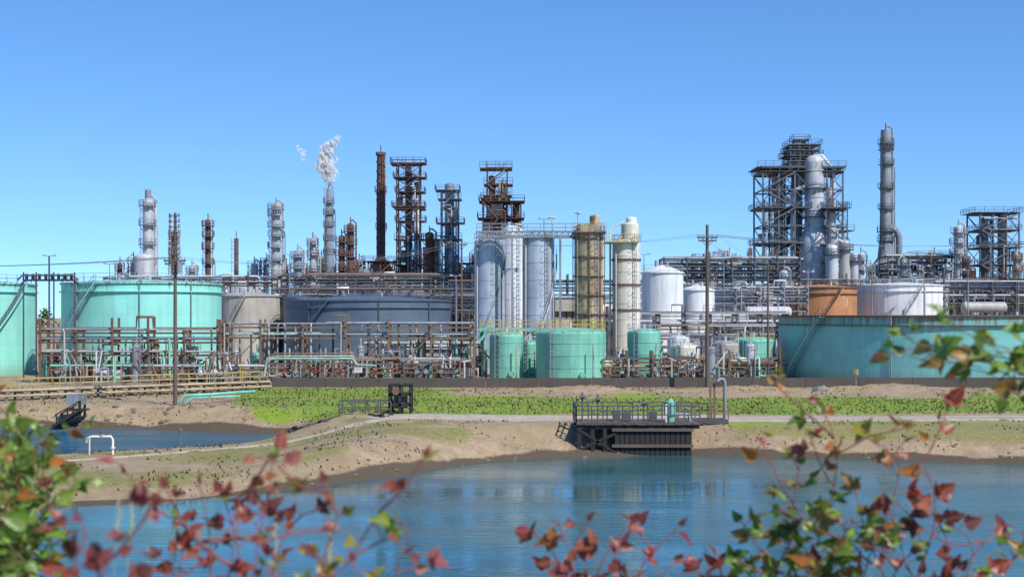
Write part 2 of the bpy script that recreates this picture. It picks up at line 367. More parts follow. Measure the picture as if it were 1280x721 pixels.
def stank(name,pxc,d,rpx,ytop,mat='mints',dome=0.5,rail=True):
    r=S(rpx,d);cx=X(pxc,d);zt=Z(ytop,d-r);mb=MB()
    mb.cylz(cx,d,r,0,zt,mat,36,dome)
    for z in np.arange(0.2,zt,1.5): mb.lathe(cx,d,[(r,z-.04),(r+.04,z-.04),(r+.04,z+.04),(r,z+.04)],mat,36,False)
    mb.ladder(cx-r*0.55,d-r*0.95,0.2,zt+0.8,'grey',cage=False)
    if rail: mb.ringrail(cx,d,r-.05,zt,'yellow' if rail=='y' else 'light',1.0,14,w=.05)
    mb.tube((cx+r*.3,d-r*.9,.9),(cx+r*.3,d-r-.4,.9),.35,mat,12)
    mb.path([(cx+r*.6,d-r*.9,.6),(cx+r*.6,d-r-.6,.6),(cx+r*.6,d-r-.7,0.9),(cx+r*.6,d-r-.7,zt*.8)],.1,'insul')
    mb.tube((cx,d,zt),(cx,d,zt+dome+.6),.15,'light',8)
    return mb.build(name,(cx,d,0))
stank('process_tank',633,178,21,420,rail='y')
stank('process_tank',713,176,43,417,rail='y',dome=.7)
stank('process_tank',662,184,10,430)
stank('process_tank',805,180,21,416)
stank('process_tank',856,178,18,434,'cream')
stank('process_tank',907,180,17,431,'insul')
stank('process_tank',942,184,27,426,rail='y')
stank('process_tank',848,190,14,424,'white')
# ------------------------------------------------------------ silos
def silo(name,pxc,d,rpx,ytop,mat,z0=0,dome=0.4,bands=2.4,lad=1):
    r=S(rpx,d);cx=X(pxc,d);zt=Z(ytop,d);mb=MB()
    mb.cylz(cx,d,r,z0,zt,mat,40,dome)
    for z in np.arange(z0+1,zt-.5,bands): mb.lathe(cx,d,[(r,z-.04),(r+.04,z-.04),(r+.04,z+.04),(r,z+.04)],mat,40,False)
    mb.ringrail(cx,d,r+.0,zt,'grey',1.1,12,w=.07)
    mb.ladder(cx+lad*r*0.5,d-r*0.95,z0+.5,zt+1,'grey',t=.07)
    mb.path([(cx-r*.8,d-r*.75,z0+1),(cx-r*.8,d-r*.75,zt),(cx-r*.3,d-r*.3,zt+1)],.12,'insul')
    return mb,cx,r,zt
mb,cx,r,zt=silo('silo',612.5,200,19.5,302,'silo')
for k in range(26):
    a=-2.6+k*.09
    mb.beam((cx+(r+.1)*math.cos(a),200+(r+.1)*math.sin(a),2+k*.55),(cx+(r+.1)*math.cos(a+.09),200+(r+.1)*math.sin(a+.09),2.55+k*.55),.14,'grey')
mb.build('silo',(cx,200,0))
mb,cx,r,zt=silo('silo',673,198,20,299,'silo')
for k in range(30):
    a=-2.2+k*.075
    for q,w in((0,.2),(1.0,.07)): mb.beam((cx+(r+.3)*math.cos(a),198+(r+.3)*math.sin(a),1+q+k*.52),(cx+(r+.3)*math.cos(a+.075),198+(r+.3)*math.sin(a+.075),1.52+q+k*.52),w,'light')
mb.build('silo',(cx,198,0))
mb,cx,r,zt=silo('silo',641,222,14,290,'white',dome=1.0); mb.build('silo',(cx,222,0))
mb,cx,r,zt=silo('s',736,196,18,293,'silor',bands=1.7)
for z in np.arange(3,zt,2.6):
    mb.lathe(cx,196,[(r,z),(r+.3,z),(r+.3,z+.12),(r,z+.12)],'rust',24,False)
for q in np.linspace(0,2*math.pi,9)[:-1]: mb.beam((cx+(r+.2)*math.cos(q),196+(r+.2)*math.sin(q),0),(cx+(r+.2)*math.cos(q),196+(r+.2)*math.sin(q),zt+1.2),.12,'rust')
mb.box((cx,196,zt+.2),(r*2+.6,r*2+.6,.2),'rust'); mb.rail((cx-r-.3,196-r-.3,zt+.3),(cx+r+.3,196-r-.3,zt+.3),'yellow',1.2,1)
mb.box((cx-.3,196,zt+.8),(r*1.3,r,1.1),'silor'); mb.cylz(cx+.8,196,.7,zt+.3,zt+2.4,'silor',14,.3)
mb.build('rusty_silo',(cx,196,0))
mb,cx,r,zt=silo('s',783,199,17.5,304,'cream',dome=.6,bands=2.2)
mb.cylz(cx+.5,199,1.25,zt,zt+2.6,'cream',24,.3); mb.cylz(cx+.7,199,.75,zt+2.6,zt+3.4,'white',20,.3)
for z in(zt-2.5,zt-6,zt-9.5): mb.lathe(cx,199,[(r,z),(r+.12,z),(r+.12,z+.3),(r,z+.3)],'rust',36,False)
mb.box((cx-.8,199-r*.2,zt+.05),(r*1.8+1.2,r*2+.6,.12),'yellow'); mb.rail((cx-r-1,199-r-.3,zt+.1),(cx+r,199-r-.3,zt+.1),'yellow',1.1,.9)
mb.path([(cx-r-.3,199,0),(cx-r-.3,199,zt+2),(cx-.3,199,zt+3)],.15,'cream'); mb.build('silo',(cx,199,0))
mb=MB(); za=Z(290,197); zb=Z(297,197)
x0,x1=X(596,197),X(754,197)
for yy in(195.6,196.9):
    for z in(za,zb): mb.beam((x0,yy,z),(x1,yy,z),.2,'grey')
    n=22
    for i in range(n):
        a=x0+(x1-x0)*i/n;b_=x0+(x1-x0)*(i+1)/n
        mb.beam((a,yy,zb),(a,yy,za),.1,'grey'); mb.beam((a,yy,zb),(b_,yy,za),.08,'grey')
    mb.rail((x0,yy,za),(x1,yy,za),'grey',1.1,1.6)
for i,(q,mt) in enumerate(((.2,'insul'),(.6,'rust'),(1.0,'light'))): mb.tube((x0,195.7+q,zb+.15),(x1,195.7+q,zb+.15),.14,mt)
mb.box(((x0+x1)/2,196.25,zb-.05),(x1-x0,1.2,.08),'grey')
for p in(640,700):
    for yy in(195.6,196.9): mb.beam((X(p,197),yy,0),(X(p,197),yy,zb-.1),.25,'grey')
for p,t in((690,272),(722,266),(649,281)):
    mb.tube((X(p,197),196.3,za),(X(p,197),196.3,Z(t,197)),.07,'light',6); mb.tube((X(p-5,197),196.3,Z(t,197)),(X(p+4,197),196.3,Z(t,197)-.1),.16,'light',6)
mb.build('overhead_pipe_bridge',((x0+x1)/2,196,0))
mb=MB(); d=186; z=Z(412,d)
mb.box((X(678,d),d+2,z),(S(156,d),5.5,.3),'mints')
mb.rail((X(600,d),d-.7,z+.15),(X(756,d),d-.7,z+.15),'yellow',1.1,1.3,w=.07)
mb.rail((X(600,d),d+4.7,z+.15),(X(756,d),d+4.7,z+.15),'yellow',1.1,1.3,w=.07)
for p in range(602,760,22):
    for q in(-.5,4.5): mb.beam((X(p,d),d+q,0),(X(p,d),d+q,z-.15),.25,'mints')
for q in(-.6,.6):
    a=Vector((X(562,d),d+q-1.5,.3)); b_=Vector((X(612,d),d+q-1.5,z)); mb.beam(a,b_,.34,'mints'); mb.beam(a+Vector((0,0,1)),b_+Vector((0,0,1)),.12,'mints')
    for i in range(9): p=a.lerp(b_,i/8); mb.beam(p,p+Vector((0,0,1)),.07,'mints')
for i in range(24):
    p=Vector((X(562,d),d-1.5,.3)).lerp(Vector((X(612,d),d-1.5,z)),i/23); mb.box(p,(.28,1.2,.05),'grey')
mb.box((X(604,d),d-1.2,z),(1.2,1.8,.25),'mints')
for k in range(9):
    xx=X(606+k*17,d); mb.path([(xx,d-1,0.5),(xx,d-1,z-1+U(-.4,.4)),(xx+U(-1,1),d-1,z-.6),(xx+U(-1,1),d+2,z-.6)],U(.08,.16),random.choice(['insul','mints','rust','light']))
mb.build('service_platform',(X(678,d),d,0))
# ------------------------------------------------------------ pipe racks
PM=['insul','insul','grey','rust','light','brown','dark','grey','white','dark','brown']
PMF=['insul','rust','brown','light','insul','tan','grey','dark','brown','brown','mints','grey']
def rack(name,pxa,pxb,d,ylev,width,bay=6,post='rust',pm=PM,seed=1,npipe=6,d2=None,brace=True,rmax=.26,drops=8,pw=.26):
    rr=random.Random(seed); d2=d2 or d; a=Vector((X(pxa,d),d,0)); b=Vector((X(pxb,d2),d2,0)); L=(b-a).length; u=(b-a).normalized(); w=Vector((-u.y,u.x,0))
    n=max(2,int(L/bay)); mb=MB(); zs=[Z(q,d) for q in ylev]; zt=max(zs)
    for i in range(n+1):
        p=a+u*L*i/n; hh=zt+(rr.random()<.3)*rr.uniform(.5,1.6)
        for q in(0,width): mb.beam(p+w*q,p+w*q+Vector((0,0,hh)),pw,post)
        for z in zs: mb.beam(p+w*(-.5)+Vector((0,0,z-.2)),p+w*(width+.5)+Vector((0,0,z-.2)),pw*.85,post)
        if brace and rr.random()<.4 and i<n:
            q=p+u*L/n; mb.beam(p+Vector((0,0,.3)),q+Vector((0,0,min(zs))),pw*.45,post)
    for z in zs:
        for q in(0.03,width-.03): mb.beam(a+w*q+Vector((0,0,z-.42)),b+w*q+Vector((0,0,z-.42)),pw*.7,post)
        for k in range(npipe):
            q=width*(k+.5)/npipe; r=rr.uniform(.06,rmax); mt=rr.choice(pm)
            s0=0 if rr.random()<.7 else rr.uniform(0,.5); s1=1 if rr.random()<.7 else rr.uniform(.5,1)
            A=a+u*L*s0+w*q+Vector((0,0,z+r-.08)); B=a+u*L*s1+w*q+Vector((0,0,z+r-.08)); pts=[A,B]
            if s1<1: pts+= [B+u*.4-Vector((0,0,.4)),B+u*.45-Vector((0,0,z*.8))]
            if rr.random()<.35:
                c=A.lerp(B,rr.uniform(.3,.6)); v=Vector((0,0,rr.uniform(.8,1.6))); pts=[A,c,c+u*.1+v,c+u*2+v,c+u*2.1]+pts[1:]
            mb.path(pts,r,mt,8)
    for k in range(drops):
        p=a+u*L*rr.random()+w*rr.uniform(-.5,width); z=rr.choice(zs); r=rr.uniform(.06,.18); mt=rr.choice(pm)
        e=u*rr.uniform(-2.5,2.5)
        mb.path([p+Vector((0,0,z+.1)),p+e*.1+Vector((0,0,z-.3)),p+e*.1+Vector((0,0,1.0)),p+e*.25+Vector((0,0,.7)),p+e+Vector((0,0,.7))],r,mt,7)
        if rr.random()<.6:
            q=p+e*.1+Vector((0,0,1.5)); mb.tube(q-w*.25,q+w*.25,.26,'red' if rr.random()<.08 else 'grey',10)
            mb.tube(q-Vector((0,0,.3)),q+Vector((0,0,.3)),r*1.7,mt,8)
    c=(a+b)/2; return mb.build(name,(c.x,c.y,0))
rack('pipe_rack',50,275,170,[412,424,440],3,4,seed=3,npipe=4,drops=30,pm=PMF,rmax=.2)
rack('pipe_rack',272,592,172,[405,418],3.4,4.6,seed=4,npipe=4,drops=34,post='brown',pm=PMF)
rack('pipe_rack',60,330,166,[458],2,3,seed=5,npipe=4,drops=26,rmax=.16,pm=PMF,pw=.2)
rack('pipe_rack',330,575,167,[450,461],2,3,seed=6,npipe=4,drops=34,rmax=.18,post='brown',pm=PMF,pw=.2)
rack('pipe_rack',455,600,180,[430,446],3,3,seed=16,npipe=4,drops=24,rmax=.2,post='dark',pm=PMF)
rack('pipe_rack',752,975,174,[449,459],2,3,seed=7,npipe=4,drops=30,rmax=.18,pm=PMF,pw=.2)
rack('pipe_rack',820,975,205,[408,420],4,4,seed=8,npipe=5,drops=18,post='dark')
rack('pipe_rack',760,985,225,[392,402],4,4,seed=18,npipe=5,drops=14,post='dark')
rack('pipe_rack',340,600,250,[362,370,378,388],6,4,seed=9,npipe=6,drops=20,post='dark',rmax=.3)
rack('pipe_rack',352,600,290,[343,350,357],8,4.5,seed=10,npipe=6,drops=20,post='dark',rmax=.3,pw=.32)
rack('pipe_rack',830,1000,280,[322,330,338,347,356,366],8,4,seed=11,npipe=5,drops=26,post='dark',rmax=.3,pw=.34)
rack('pipe_rack',1000,1290,296,[350,358,366,376],8,4.5,seed=12,npipe=6,drops=24,post='dark',rmax=.3,pw=.32)
rack('pipe_rack',890,1010,250,[360,368,376,386],6,4,seed=13,npipe=5,drops=20,post='grey',rmax=.25)
rack('pipe_rack',1180,1300,262,[352,360,370,380],6,4,seed=14,npipe=5,drops=20,post='dark',rmax=.3)
rack('pipe_rack',560,830,262,[352,360,370,380],6,4,seed=15,npipe=5,drops=24,post='dark',rmax=.28)
rack('pipe_rack',1110,1190,310,[320,328,337,346],7,4,seed=19,npipe=5,drops=10,post='dark',rmax=.3)
rack('pipe_rack',130,340,262,[346,354],6,4,seed=29,npipe=5,drops=10,post='dark',rmax=.25)
rr=random.Random(77)
def skid(px,d):
    mb=MB(); cx=X(px,d); w=rr.uniform(2.5,4.5); mb.box((cx,d,.25),(w,2.4,.3),'conc'); mt=rr.choice(['light','mints','insul','grey','rust','cream','brown']); r=rr.uniform(.35,.65)
    if rr.random()<.5:
        h=rr.uniform(2.2,4.5); mb.cylz(cx-w*.2,d,r,.4,h,mt,18,r*.7); mb.tube((cx-w*.2,d,h),(cx-w*.2,d,h+r+.8),.1,mt,8); mb.ringrail(cx-w*.2,d,r+.3,h-.6,'grey',.9,8,w=.05)
    else:
        z=rr.uniform(1.4,2.6); mb.tube((cx-w*.42,d,z),(cx+w*.42,d,z),r,mt,16); mb.tube((cx-w*.45,d,z),(cx-w*.40,d,z),r*1.15,'grey',16)
        for s in(-.25,.25): mb.box((cx+w*s,d,z*.5),(.25,r*1.4,z-.2),'dark')
    for k in range(5):
        xx=cx+rr.uniform(-w/2,w/2); yy=d-rr.uniform(.3,1.1); z=rr.uniform(1,4); mb.path([(xx,yy,.4),(xx,yy,z),(xx+rr.uniform(-1.5,1.5),yy,z+.1),(xx+rr.uniform(-1.5,1.5),yy,rr.uniform(.5,3))],rr.uniform(.05,.12),rr.choice(PMF),7)
    mb.tube((cx+w*.3,d-.8,.9),(cx+w*.45,d-.8,.9),.25,'mints' if rr.random()<.3 else 'dark',12)
    mb.beam((cx+w*.5,d-.5,.1),(cx+w*.5,d-.5,2.6),.09,'yellow' if rr.random()<.4 else 'rust')
    mb.build('process_skid',(cx,d,0))
for p in list(range(60,600,19))+list(range(765,980,16)): skid(p+rr.uniform(-7,7),rr.choice([169,175,179,184]) if p>300 or p<75 else rr.choice([163.5,175]))
mb=MB(); d=176
for i,(za_,mt) in enumerate(((344,'dark'),(350,'dark'))):
    mb.path([(X(22,d),d+i,Z(za_+6,d)),(X(28,d),d+i,Z(za_,d)),(X(90,d),d+i,Z(za_,d)),(X(98,d),d+i,Z(za_+6,d))],.12,mt)
for p in(28,44,60,66,92): mb.beam((X(p,d),d+.4,0),(X(p,d),d+.4,Z(340 if p!=60 else 320,d)),.16,'dark')
for p in range(32,92,8): mb.tube((X(p,d),d+.4,Z(350,d)),(X(p,d),d+.4,Z(342,d)),.2,'dark',8)
mb.build('pipe_gantry',(X(60,d),d,0))
# ------------------------------------------------------------ towers
def column(name,px,d,wpx,ytop,mat,plats=(),pw=2.0,pm='grey',z0=0,taper=None,side=1,pipe='insul',dome=.8,extra=None,n=20):
    r=S(wpx,d)/2; cx=X(px,d); zt=Z(ytop,d); mb=MB()
    if taper:
        prof=[(S(w,d)/2,Z(q,d)) for w,q in taper]; prof=[(prof[0][0],0)]+prof; mb.lathe(cx,d,prof,mat,n+4,False); r=S(taper[-1][0],d)/2
    else: mb.cylz(cx,d,r,z0,zt-dome*.5,mat,n,dome)
    for q in plats:
        z=Z(q,d); R=r*pw+.3
        a0=U(-3.6,-2.4); a1=a0+U(2.6,5.2); k=10
        P=[(a0+(a1-a0)*i/k) for i in range(k+1)]
        vs=[]
        for a in P:
            for rad,zz in((r*.98,z),(R,z),(R,z+.16),(r*.98,z+.16)): vs.append((cx+rad*math.cos(a),d+rad*math.sin(a),zz))
        fs=[(i*4+j,i*4+(j+1)%4,(i+1)*4+(j+1)%4,(i+1)*4+j) for i in range(k) for j in range(4)]+[(0,1,2,3),(k*4+3,k*4+2,k*4+1,k*4)]
        mb.add(vs,fs,pm); mb.ringrail(cx,d,R-.05,z+.15,pm,1.1,9,a0,a1,w=.1)
        for a in(a0+.3,(a0+a1)/2,a1-.3): mb.beam((cx+r*math.cos(a),d+r*math.sin(a),z-1.1),(cx+R*.95*math.cos(a),d+R*.95*math.sin(a),z-.05),.12,pm)
    mb.ladder(cx-side*(r*.6+.3),d-r-.35,8,zt,pm,w=.55,t=.1,sp=.9)
    if pipe:
        for q,kk in((.45,.22),(.95,.13)):
            xx=cx+side*(r+q); zz=zt if q<.5 else zt*U(.55,.9); mb.path([(cx,d,zz+.8),(cx+side*r*.6,d,zz+1.0),(xx,d-.1,zz+.3),(xx,d-.1,zz-2),(xx,d-.1,2)],max(.14,r*kk),pipe)
    for z in np.arange(10,zt-1,U(2.2,4)): mb.lathe(cx,d,[(r,z),(r+.07,z),(r+.07,z+.15),(r,z+.15)],mat,n,False) if not taper else None
    mb.tube((cx,d,zt),(cx,d,zt+1.6),.12,pm,6)
    if extra: extra(mb,cx,r,zt)
    return mb.build(name,(cx,d,0))
def latt(mb,x0,x1,y0,y1,z0,z1,nlev,mat,w=.32,br=True,plat=True,nx_=1,rail=True,skip=0,seed=0):
    rr=random.Random(seed)
    xs_=[x0+(x1-x0)*i/nx_ for i in range(nx_+1)]
    for x_ in xs_:
        for y_ in(y0,y1): mb.beam((x_,y_,z0),(x_,y_,z1),w,mat)
    for k in range(1,nlev+1):
        z=z0+(z1-z0)*k/nlev; zp=z0+(z1-z0)*(k-1)/nlev
        for y_ in(y0,y1): mb.beam((x0,y_,z),(x1,y_,z),w*.85,mat)
        for x_ in xs_: mb.beam((x_,y0,z),(x_,y1,z),w*.8,mat)
        if plat and rr.random()>skip:
            e0=rr.uniform(.2,1.4); e1=rr.uniform(.2,1.4)
            mb.box(((x0-e0+x1+e1)/2,(y0+y1)/2,z+.16),(x1-x0+e0+e1,y1-y0+1.1,.09),mat)
            if rail:
                for y_ in(y0-.5,y1+.5): mb.rail((x0-e0,y_,z+.22),(x1+e1,y_,z+.22),mat,1.1,2.0,.09)
                for x_ in(x0-e0,x1+e1): mb.rail((x_,y0-.5,z+.22),(x_,y1+.5,z+.22),mat,1.1,2.0,.09)
        if br:
            for i in range(nx_):
                a,b=xs_[i],xs_[i+1]
                for y_ in(y0,y1):
                    t=rr.random()
                    if t<.6: mb.beam((a,y_,zp),(b,y_,z),w*.45,mat)
                    if t>.45: mb.beam((b,y_,zp),(a,y_,z),w*.45,mat)
            for x_ in(x0,x1): mb.beam((x_,y0,zp),(x_,y1,z),w*.45,mat)
def pl(a,b,n): return list(np.linspace(a,b,n))
column('distillation_column',185,300,13,250,'light',pl(258,330,4),1.5,extra=lambda mb,cx,r,zt:(mb.cylz(cx,300,r*.6,zt,zt+2.0,'grey',14,.3),mb.cylz(cx+r*1.5,300,r*.35,0,zt-1,'light',12,.3),mb.cylz(cx-r*.2,298,r*1.9,0,Z(322,300),'light',20,.8)))
column('flare_stack',218,300,8,290,'rust',pl(295,340,3),1.5)
column('distillation_column',260,310,7,276,'rustd',[283,296,311,330],1.8,pm='rust')
column('chimney_stack',295.5,310,5.5,298,'rust',(),pipe=None,dome=.05)
column('distillation_column',345,300,12,256,'light',[262,270,284,296,310,326,345],1.5)
column('distillation_column',333,306,8,325,'light',[330,342],1.6)
column('distillation_column',372,292,11,315,'grey',[322,336,350],1.4)
column('distillation_column',391,296,8,300,'light',[306,320,340],1.5,pm='rust')
column('steam_vent_stack',411,330,9,236,'grey',[254,268,283,300,318,340],1.9,pipe='grey',taper=[(15,360),(12,300),(9,270),(6,236)])
column('distillation_column',427,296,8,296,'rust',[303,320,338],1.7,pm='rust')
column('distillation_column',438,296,9,281,'rustd',[290,306,322,340],1.5,pm='rust',pipe='rust')
column('distillation_column',318,305,9,330,'light',[334,344],1.7)
r2=random.Random(99)
for p,yt in ((402,322),(449,326),(240,334),(150,330),(167,324),(358,332),(383,338),(457,338),(520,320),(566,322),(593,318),(604,336),(848,332),(866,326),(884,334),(912,318),(925,328),(1064,326),(1088,334),(1130,326),(1168,318),(1184,332),(1206,322),(1212,336),(1270,318)):
    column('distillation_column',p,r2.uniform(300,318),r2.uniform(5,9),yt,r2.choice(['light','grey','dgrey','rustd','insul']),[yt+6,yt+r2.uniform(14,22)],1.7,pm=r2.choice(['dark','grey','rust']),side=r2.choice([-1,1]))
def spir(mb,cx,r,zt):
    for k in range(120):
        a=k*.5; z=zt-1-k*.17
        mb.beam((cx+(r+.1)*math.cos(a),320+(r+.1)*math.sin(a),z),(cx+(r+.1)*math.cos(a+.5),320+(r+.1)*math.sin(a+.5),z-.17),.25,'rust')
    mb.lathe(cx,320,[(r+.3,zt-.6),(r+.3,zt+.1),(r,zt+.1)],'rustd',20)
column('furnace_stack',476,320,9.5,191,'rustd',[240,286],1.3,pm='rust',pipe=None,taper=[(48,352),(36,340),(22,330),(11,322),(11,260),(9.5,191)],extra=spir,side=-1)
mb=MB(); d=318; mb.box((X(480,d),d,7),(S(48,d),9,14),'rustd'); latt(mb,X(450,d),X(514,d),d-6,d+6,0,Z(342,d),5,'rustd',.3,nx_=4); mb.build('process_furnace',(X(482,d),d,0))
def tower(name,pxa,pxb,d,ytop,nlev,mat,dep=6,vessel=None,nx_=1,w=.34,skip=.2,seed=1,top=None,wides=()):
    mb=MB(); x0,x1=X(pxa,d),X(pxb,d); zt=Z(ytop,d)
    latt(mb,x0,x1,d-dep/2,d+dep/2,0,zt,nlev,mat,w,True,True,nx_,True,skip,seed)
    rr=random.Random(seed)
    if vessel:
        for (pc,wp,yt,vm) in vessel:
            r=S(wp,d)/2; mb.cylz(X(pc,d),d,r,0,Z(yt,d),vm,20,r*.6)
            for z in np.arange(6,Z(yt,d),3.5): mb.lathe(X(pc,d),d,[(r,z),(r+.15,z),(r+.15,z+.3),(r,z+.3)],vm,20,False)
    for k in range(14):
        xx=rr.uniform(x0,x1); zz=rr.uniform(zt*.4,zt*.95); mt=rr.choice(PM); xe=rr.uniform(x0,x1)
        yy=d-dep/2-.3 if k%2 else d+rr.uniform(-dep/3,dep/3)
        mb.path([(xx,yy,2),(xx,yy,zz),(xx+(xe-xx)*.1,yy,zz+.4),(xe,yy,zz+.4)],rr.uniform(.1,.24),mt)
    for k in range(nlev):
        for _ in range(nx_):
            if rr.random()<.6:
                z=zt*(k+.15)/nlev+.3; xx=rr.uniform(x0+.5,x1-.5); r=rr.uniform(.4,.8); mb.cylz(xx,d+rr.uniform(-dep/3,dep/3),r,z,z+rr.uniform(1.2,2.6),rr.choice(['grey','light','dark','insul',mat]),12,.3)
    n=nlev
    for k in range(n):
        a,b=(x0,x1) if k%2 else (x1,x0)
        if nx_>3: a,b=(x0,x0+(x1-x0)*.4) if k%2 else (x0+(x1-x0)*.4,x0)
        mb.beam((a,d-dep/2-.8,zt*k/n),(b,d-dep/2-.8,zt*(k+1)/n),.14,mat,.3)
        mb.beam((a,d-dep/2-.8,zt*k/n+1.1),(b,d-dep/2-.8,zt*(k+1)/n+1.1),.08,mat)
    for (a,b,yy) in wides:
        mb.box(((X(a,d)+X(b,d))/2,d,Z(yy,d)),(X(b,d)-X(a,d),dep+1,.2),mat)
        mb.rail((X(a,d),d-dep/2-.5,Z(yy,d)+.1),(X(b,d),d-dep/2-.5,Z(yy,d)+.1),mat,1.2,1.6,.1)
    if top: top(mb,d,zt)
    return mb.build(name,((x0+x1)/2,d,0))
tower('steel_process_tower',497,525,312,206,13,'rustd',5,[(511,9,216,'dark')],seed=2,skip=.3,w=.28,wides=[(489,527,206),(494,532,262),(494,536,300)])
tower('steel_process_tower',552,573,300,240,10,'dgrey',5,[(562,12,232,'grey')],seed=3,w=.26,skip=.4,wides=[(548,577,250),(547,578,300)])
column('distillation_column',537,302,11,292,'rust',[300,318,335],1.6,pm='rustd')
column('distillation_column',546,306,8,300,'grey',[308,330],1.6)
tower('steel_process_tower',530,552,316,310,6,'rust',5,seed=4,w=.24)
tower('derrick_tower',609,634,290,212,12,'rust',5,[(615,8,222,'rustd'),(627,7,230,'rustd')],seed=5,skip=.4,w=.28,wides=[(600,640,212),(605,641,232),(604,640,246)])
tower('derrick_tower',604,651,286,254,9,'rustd',7,[(624,22,264,'rust'),(645,9,258,'rustd')],nx_=4,seed=6,skip=.4,w=.28)
tower('steel_process_tower',575,600,300,330,5,'rust',5,[(585,12,338,'beige')],seed=8,w=.26)
column('distillation_column',583,296,14,338,'beige',[345,360],1.4,pm='rustd')
def rtop(mb,d,zt):
    latt(mb,X(984,d),X(1019,d),d-4,d+4,zt,Z(184,d),5,'dgrey',.3,nx_=3,seed=9,skip=.3)
    latt(mb,X(993,d),X(1008,d),d-2,d+2,Z(184,d),Z(177,d),1,'dgrey',.25,seed=9)
    for pc,wp,yt,mt in((1013,24,206,'light'),(972,15,222,'grey'),(1038,12,240,'light'),(996,14,192,'grey')):
        r=S(wp,d)/2; xx=X(pc,d); yy=d-4.5 if pc==1013 else d
        mb.cylz(xx,yy,r,0,Z(yt,d),mt,28,r*.8)
        for z in np.arange(14,Z(yt,d),3): mb.lathe(xx,yy,[(r,z),(r+.12,z),(r+.12,z+.2),(r,z+.2)],mt,28,False)
        for z in np.arange(24,Z(yt,d),6.5):
            mb.lathe(xx,yy,[(r,z),(r+.9,z),(r+.9,z+.14),(r,z+.14)],'dark',16,False); mb.ringrail(xx,yy,r+.85,z+.14,'dark',1.1,10,w=.1)
    mb.path([(X(1013,d),d-4.5,Z(202,d)),(X(1013,d),d-4.5,Z(198,d)),(X(1022,d),d-4.5,Z(197,d)),(X(1036,d),d-5,Z(215,d)),(X(1037,d),d-5,Z(300,d))],.4,'light',12)
    mb.lathe(X(1013,d),d-4.5,[(S(32,d)/2,14),(S(38,d)/2,22),(S(36,d)/2,Z(300,d)),(S(24,d)/2,Z(285,d))],'light',28)
    mb.path([(X(985,d),d-5,10),(X(985,d),d-5,Z(240,d)),(X(1000,d),d-5,Z(236,d))],.45,'light',10)
    mb.path([(X(960,d),d-5.5,10),(X(960,d),d-5.5,Z(260,d)),(X(951,d),d-5.5,Z(256,d)),(X(951,d),d-5.5,20)],.35,'grey',10)
tower('catalytic_cracker',948,1046,330,218,10,'dgrey',12,nx_=5,w=.36,skip=.25,seed=11,top=rtop,wides=[(941,1000,212),(1020,1050,212),(944,1056,262),(1040,1060,290)])
tower('steel_process_tower',1030,1056,322,262,8,'dgrey',5,[(1040,9,268,'light')],seed=12,w=.26)
mb=MB(); d=300
for pc,wp,yt,mt in((1040,16,312,'light'),(1056,14,306,'insul'),(1068,10,320,'light')):
    r=S(wp,d)/2; mb.cylz(X(pc,d),d,r,0,Z(yt,d),mt,22,r); mb.ringrail(X(pc,d),d,r+.6,Z(yt,d)-1,'dark',1.1,10,w=.12)
    mb.lathe(X(pc,d),d,[(r,Z(yt,d)-1.2),(r+.7,Z(yt,d)-1.2),(r+.7,Z(yt,d)-1),(r,Z(yt,d)-1)],'dark',16,False)
mb.path([(X(1040,d),d,Z(308,d)),(X(1046,d),d-1,Z(300,d)),(X(1056,d),d,Z(304,d))],.4,'light'); mb.build('reactor_vessel',(X(1054,d),d,0))
column('flue_gas_stack',1107,320,13,163,'grey',[181,187,206,236,262,290,302],1.5,pm='dark',taper=[(38,352),(34,332),(20,322),(15,300),(13,240),(13,190),(12,163)],pipe='grey',extra=lambda mb,cx,r,zt:(mb.path([(cx+r*2.8,320,20),(cx+r*2.8,320,Z(296,320)),(cx+r*2.2,320,Z(288,320)),(cx+r*.5,320,Z(284,320))],.75,'grey',14)))
column('distillation_column',1198,310,11,284,'light',[292,305,318,330],1.7)
tower('steel_process_tower',1217,1265,320,268,8,'dgrey',9,[(1230,11,275,'grey'),(1252,10,272,'grey')],nx_=3,seed=13,w=.3)
tower('steel_process_tower',1142,1190,316,322,5,'dgrey',8,[(1160,11,330,'light')],nx_=3,seed=14,w=.28)
tower('steel_process_tower',1250,1290,290,350,3,'dark',8,[(1275,13,352,'light')],nx_=2,seed=24,w=.28)
tower('steel_process_tower',462,492,306,328,4,'rustd',6,nx_=2,seed=34,w=.26)
tower('steel_process_tower',868,900,300,326,4,'dgrey',6,[(880,10,330,'light')],nx_=2,seed=35,w=.26)
column('chimney_stack',938,320,5,310,'rust',(),pipe=None,dome=.05)
column('distillation_column',1076,310,9,318,'light',[326,338],1.6)
column('distillation_column',980,280,10,340,'light',[346,356],1.5)
def mast(px,d,yt):
    mb=MB(); x=X(px,d); zt=Z(yt,d); mb.tube((x,d,0),(x,d,zt),.16,'grey',8,.07); mb.beam((x-.9,d,zt),(x+.9,d,zt),.1,'grey')
    for q in(-.8,.8): mb.box((x+q,d-.15,zt+.12),(.45,.35,.25),'light')
    mb.build('floodlight_mast',(x,d,0))
for a in((62,215,320),(137,240,330),(680,215,274),(805,240,318),(905,255,330),(1090,262,330),(1010,250,340),(570,240,345),(1155,255,333),(1210,250,338),(362,250,318)): mast(*a)
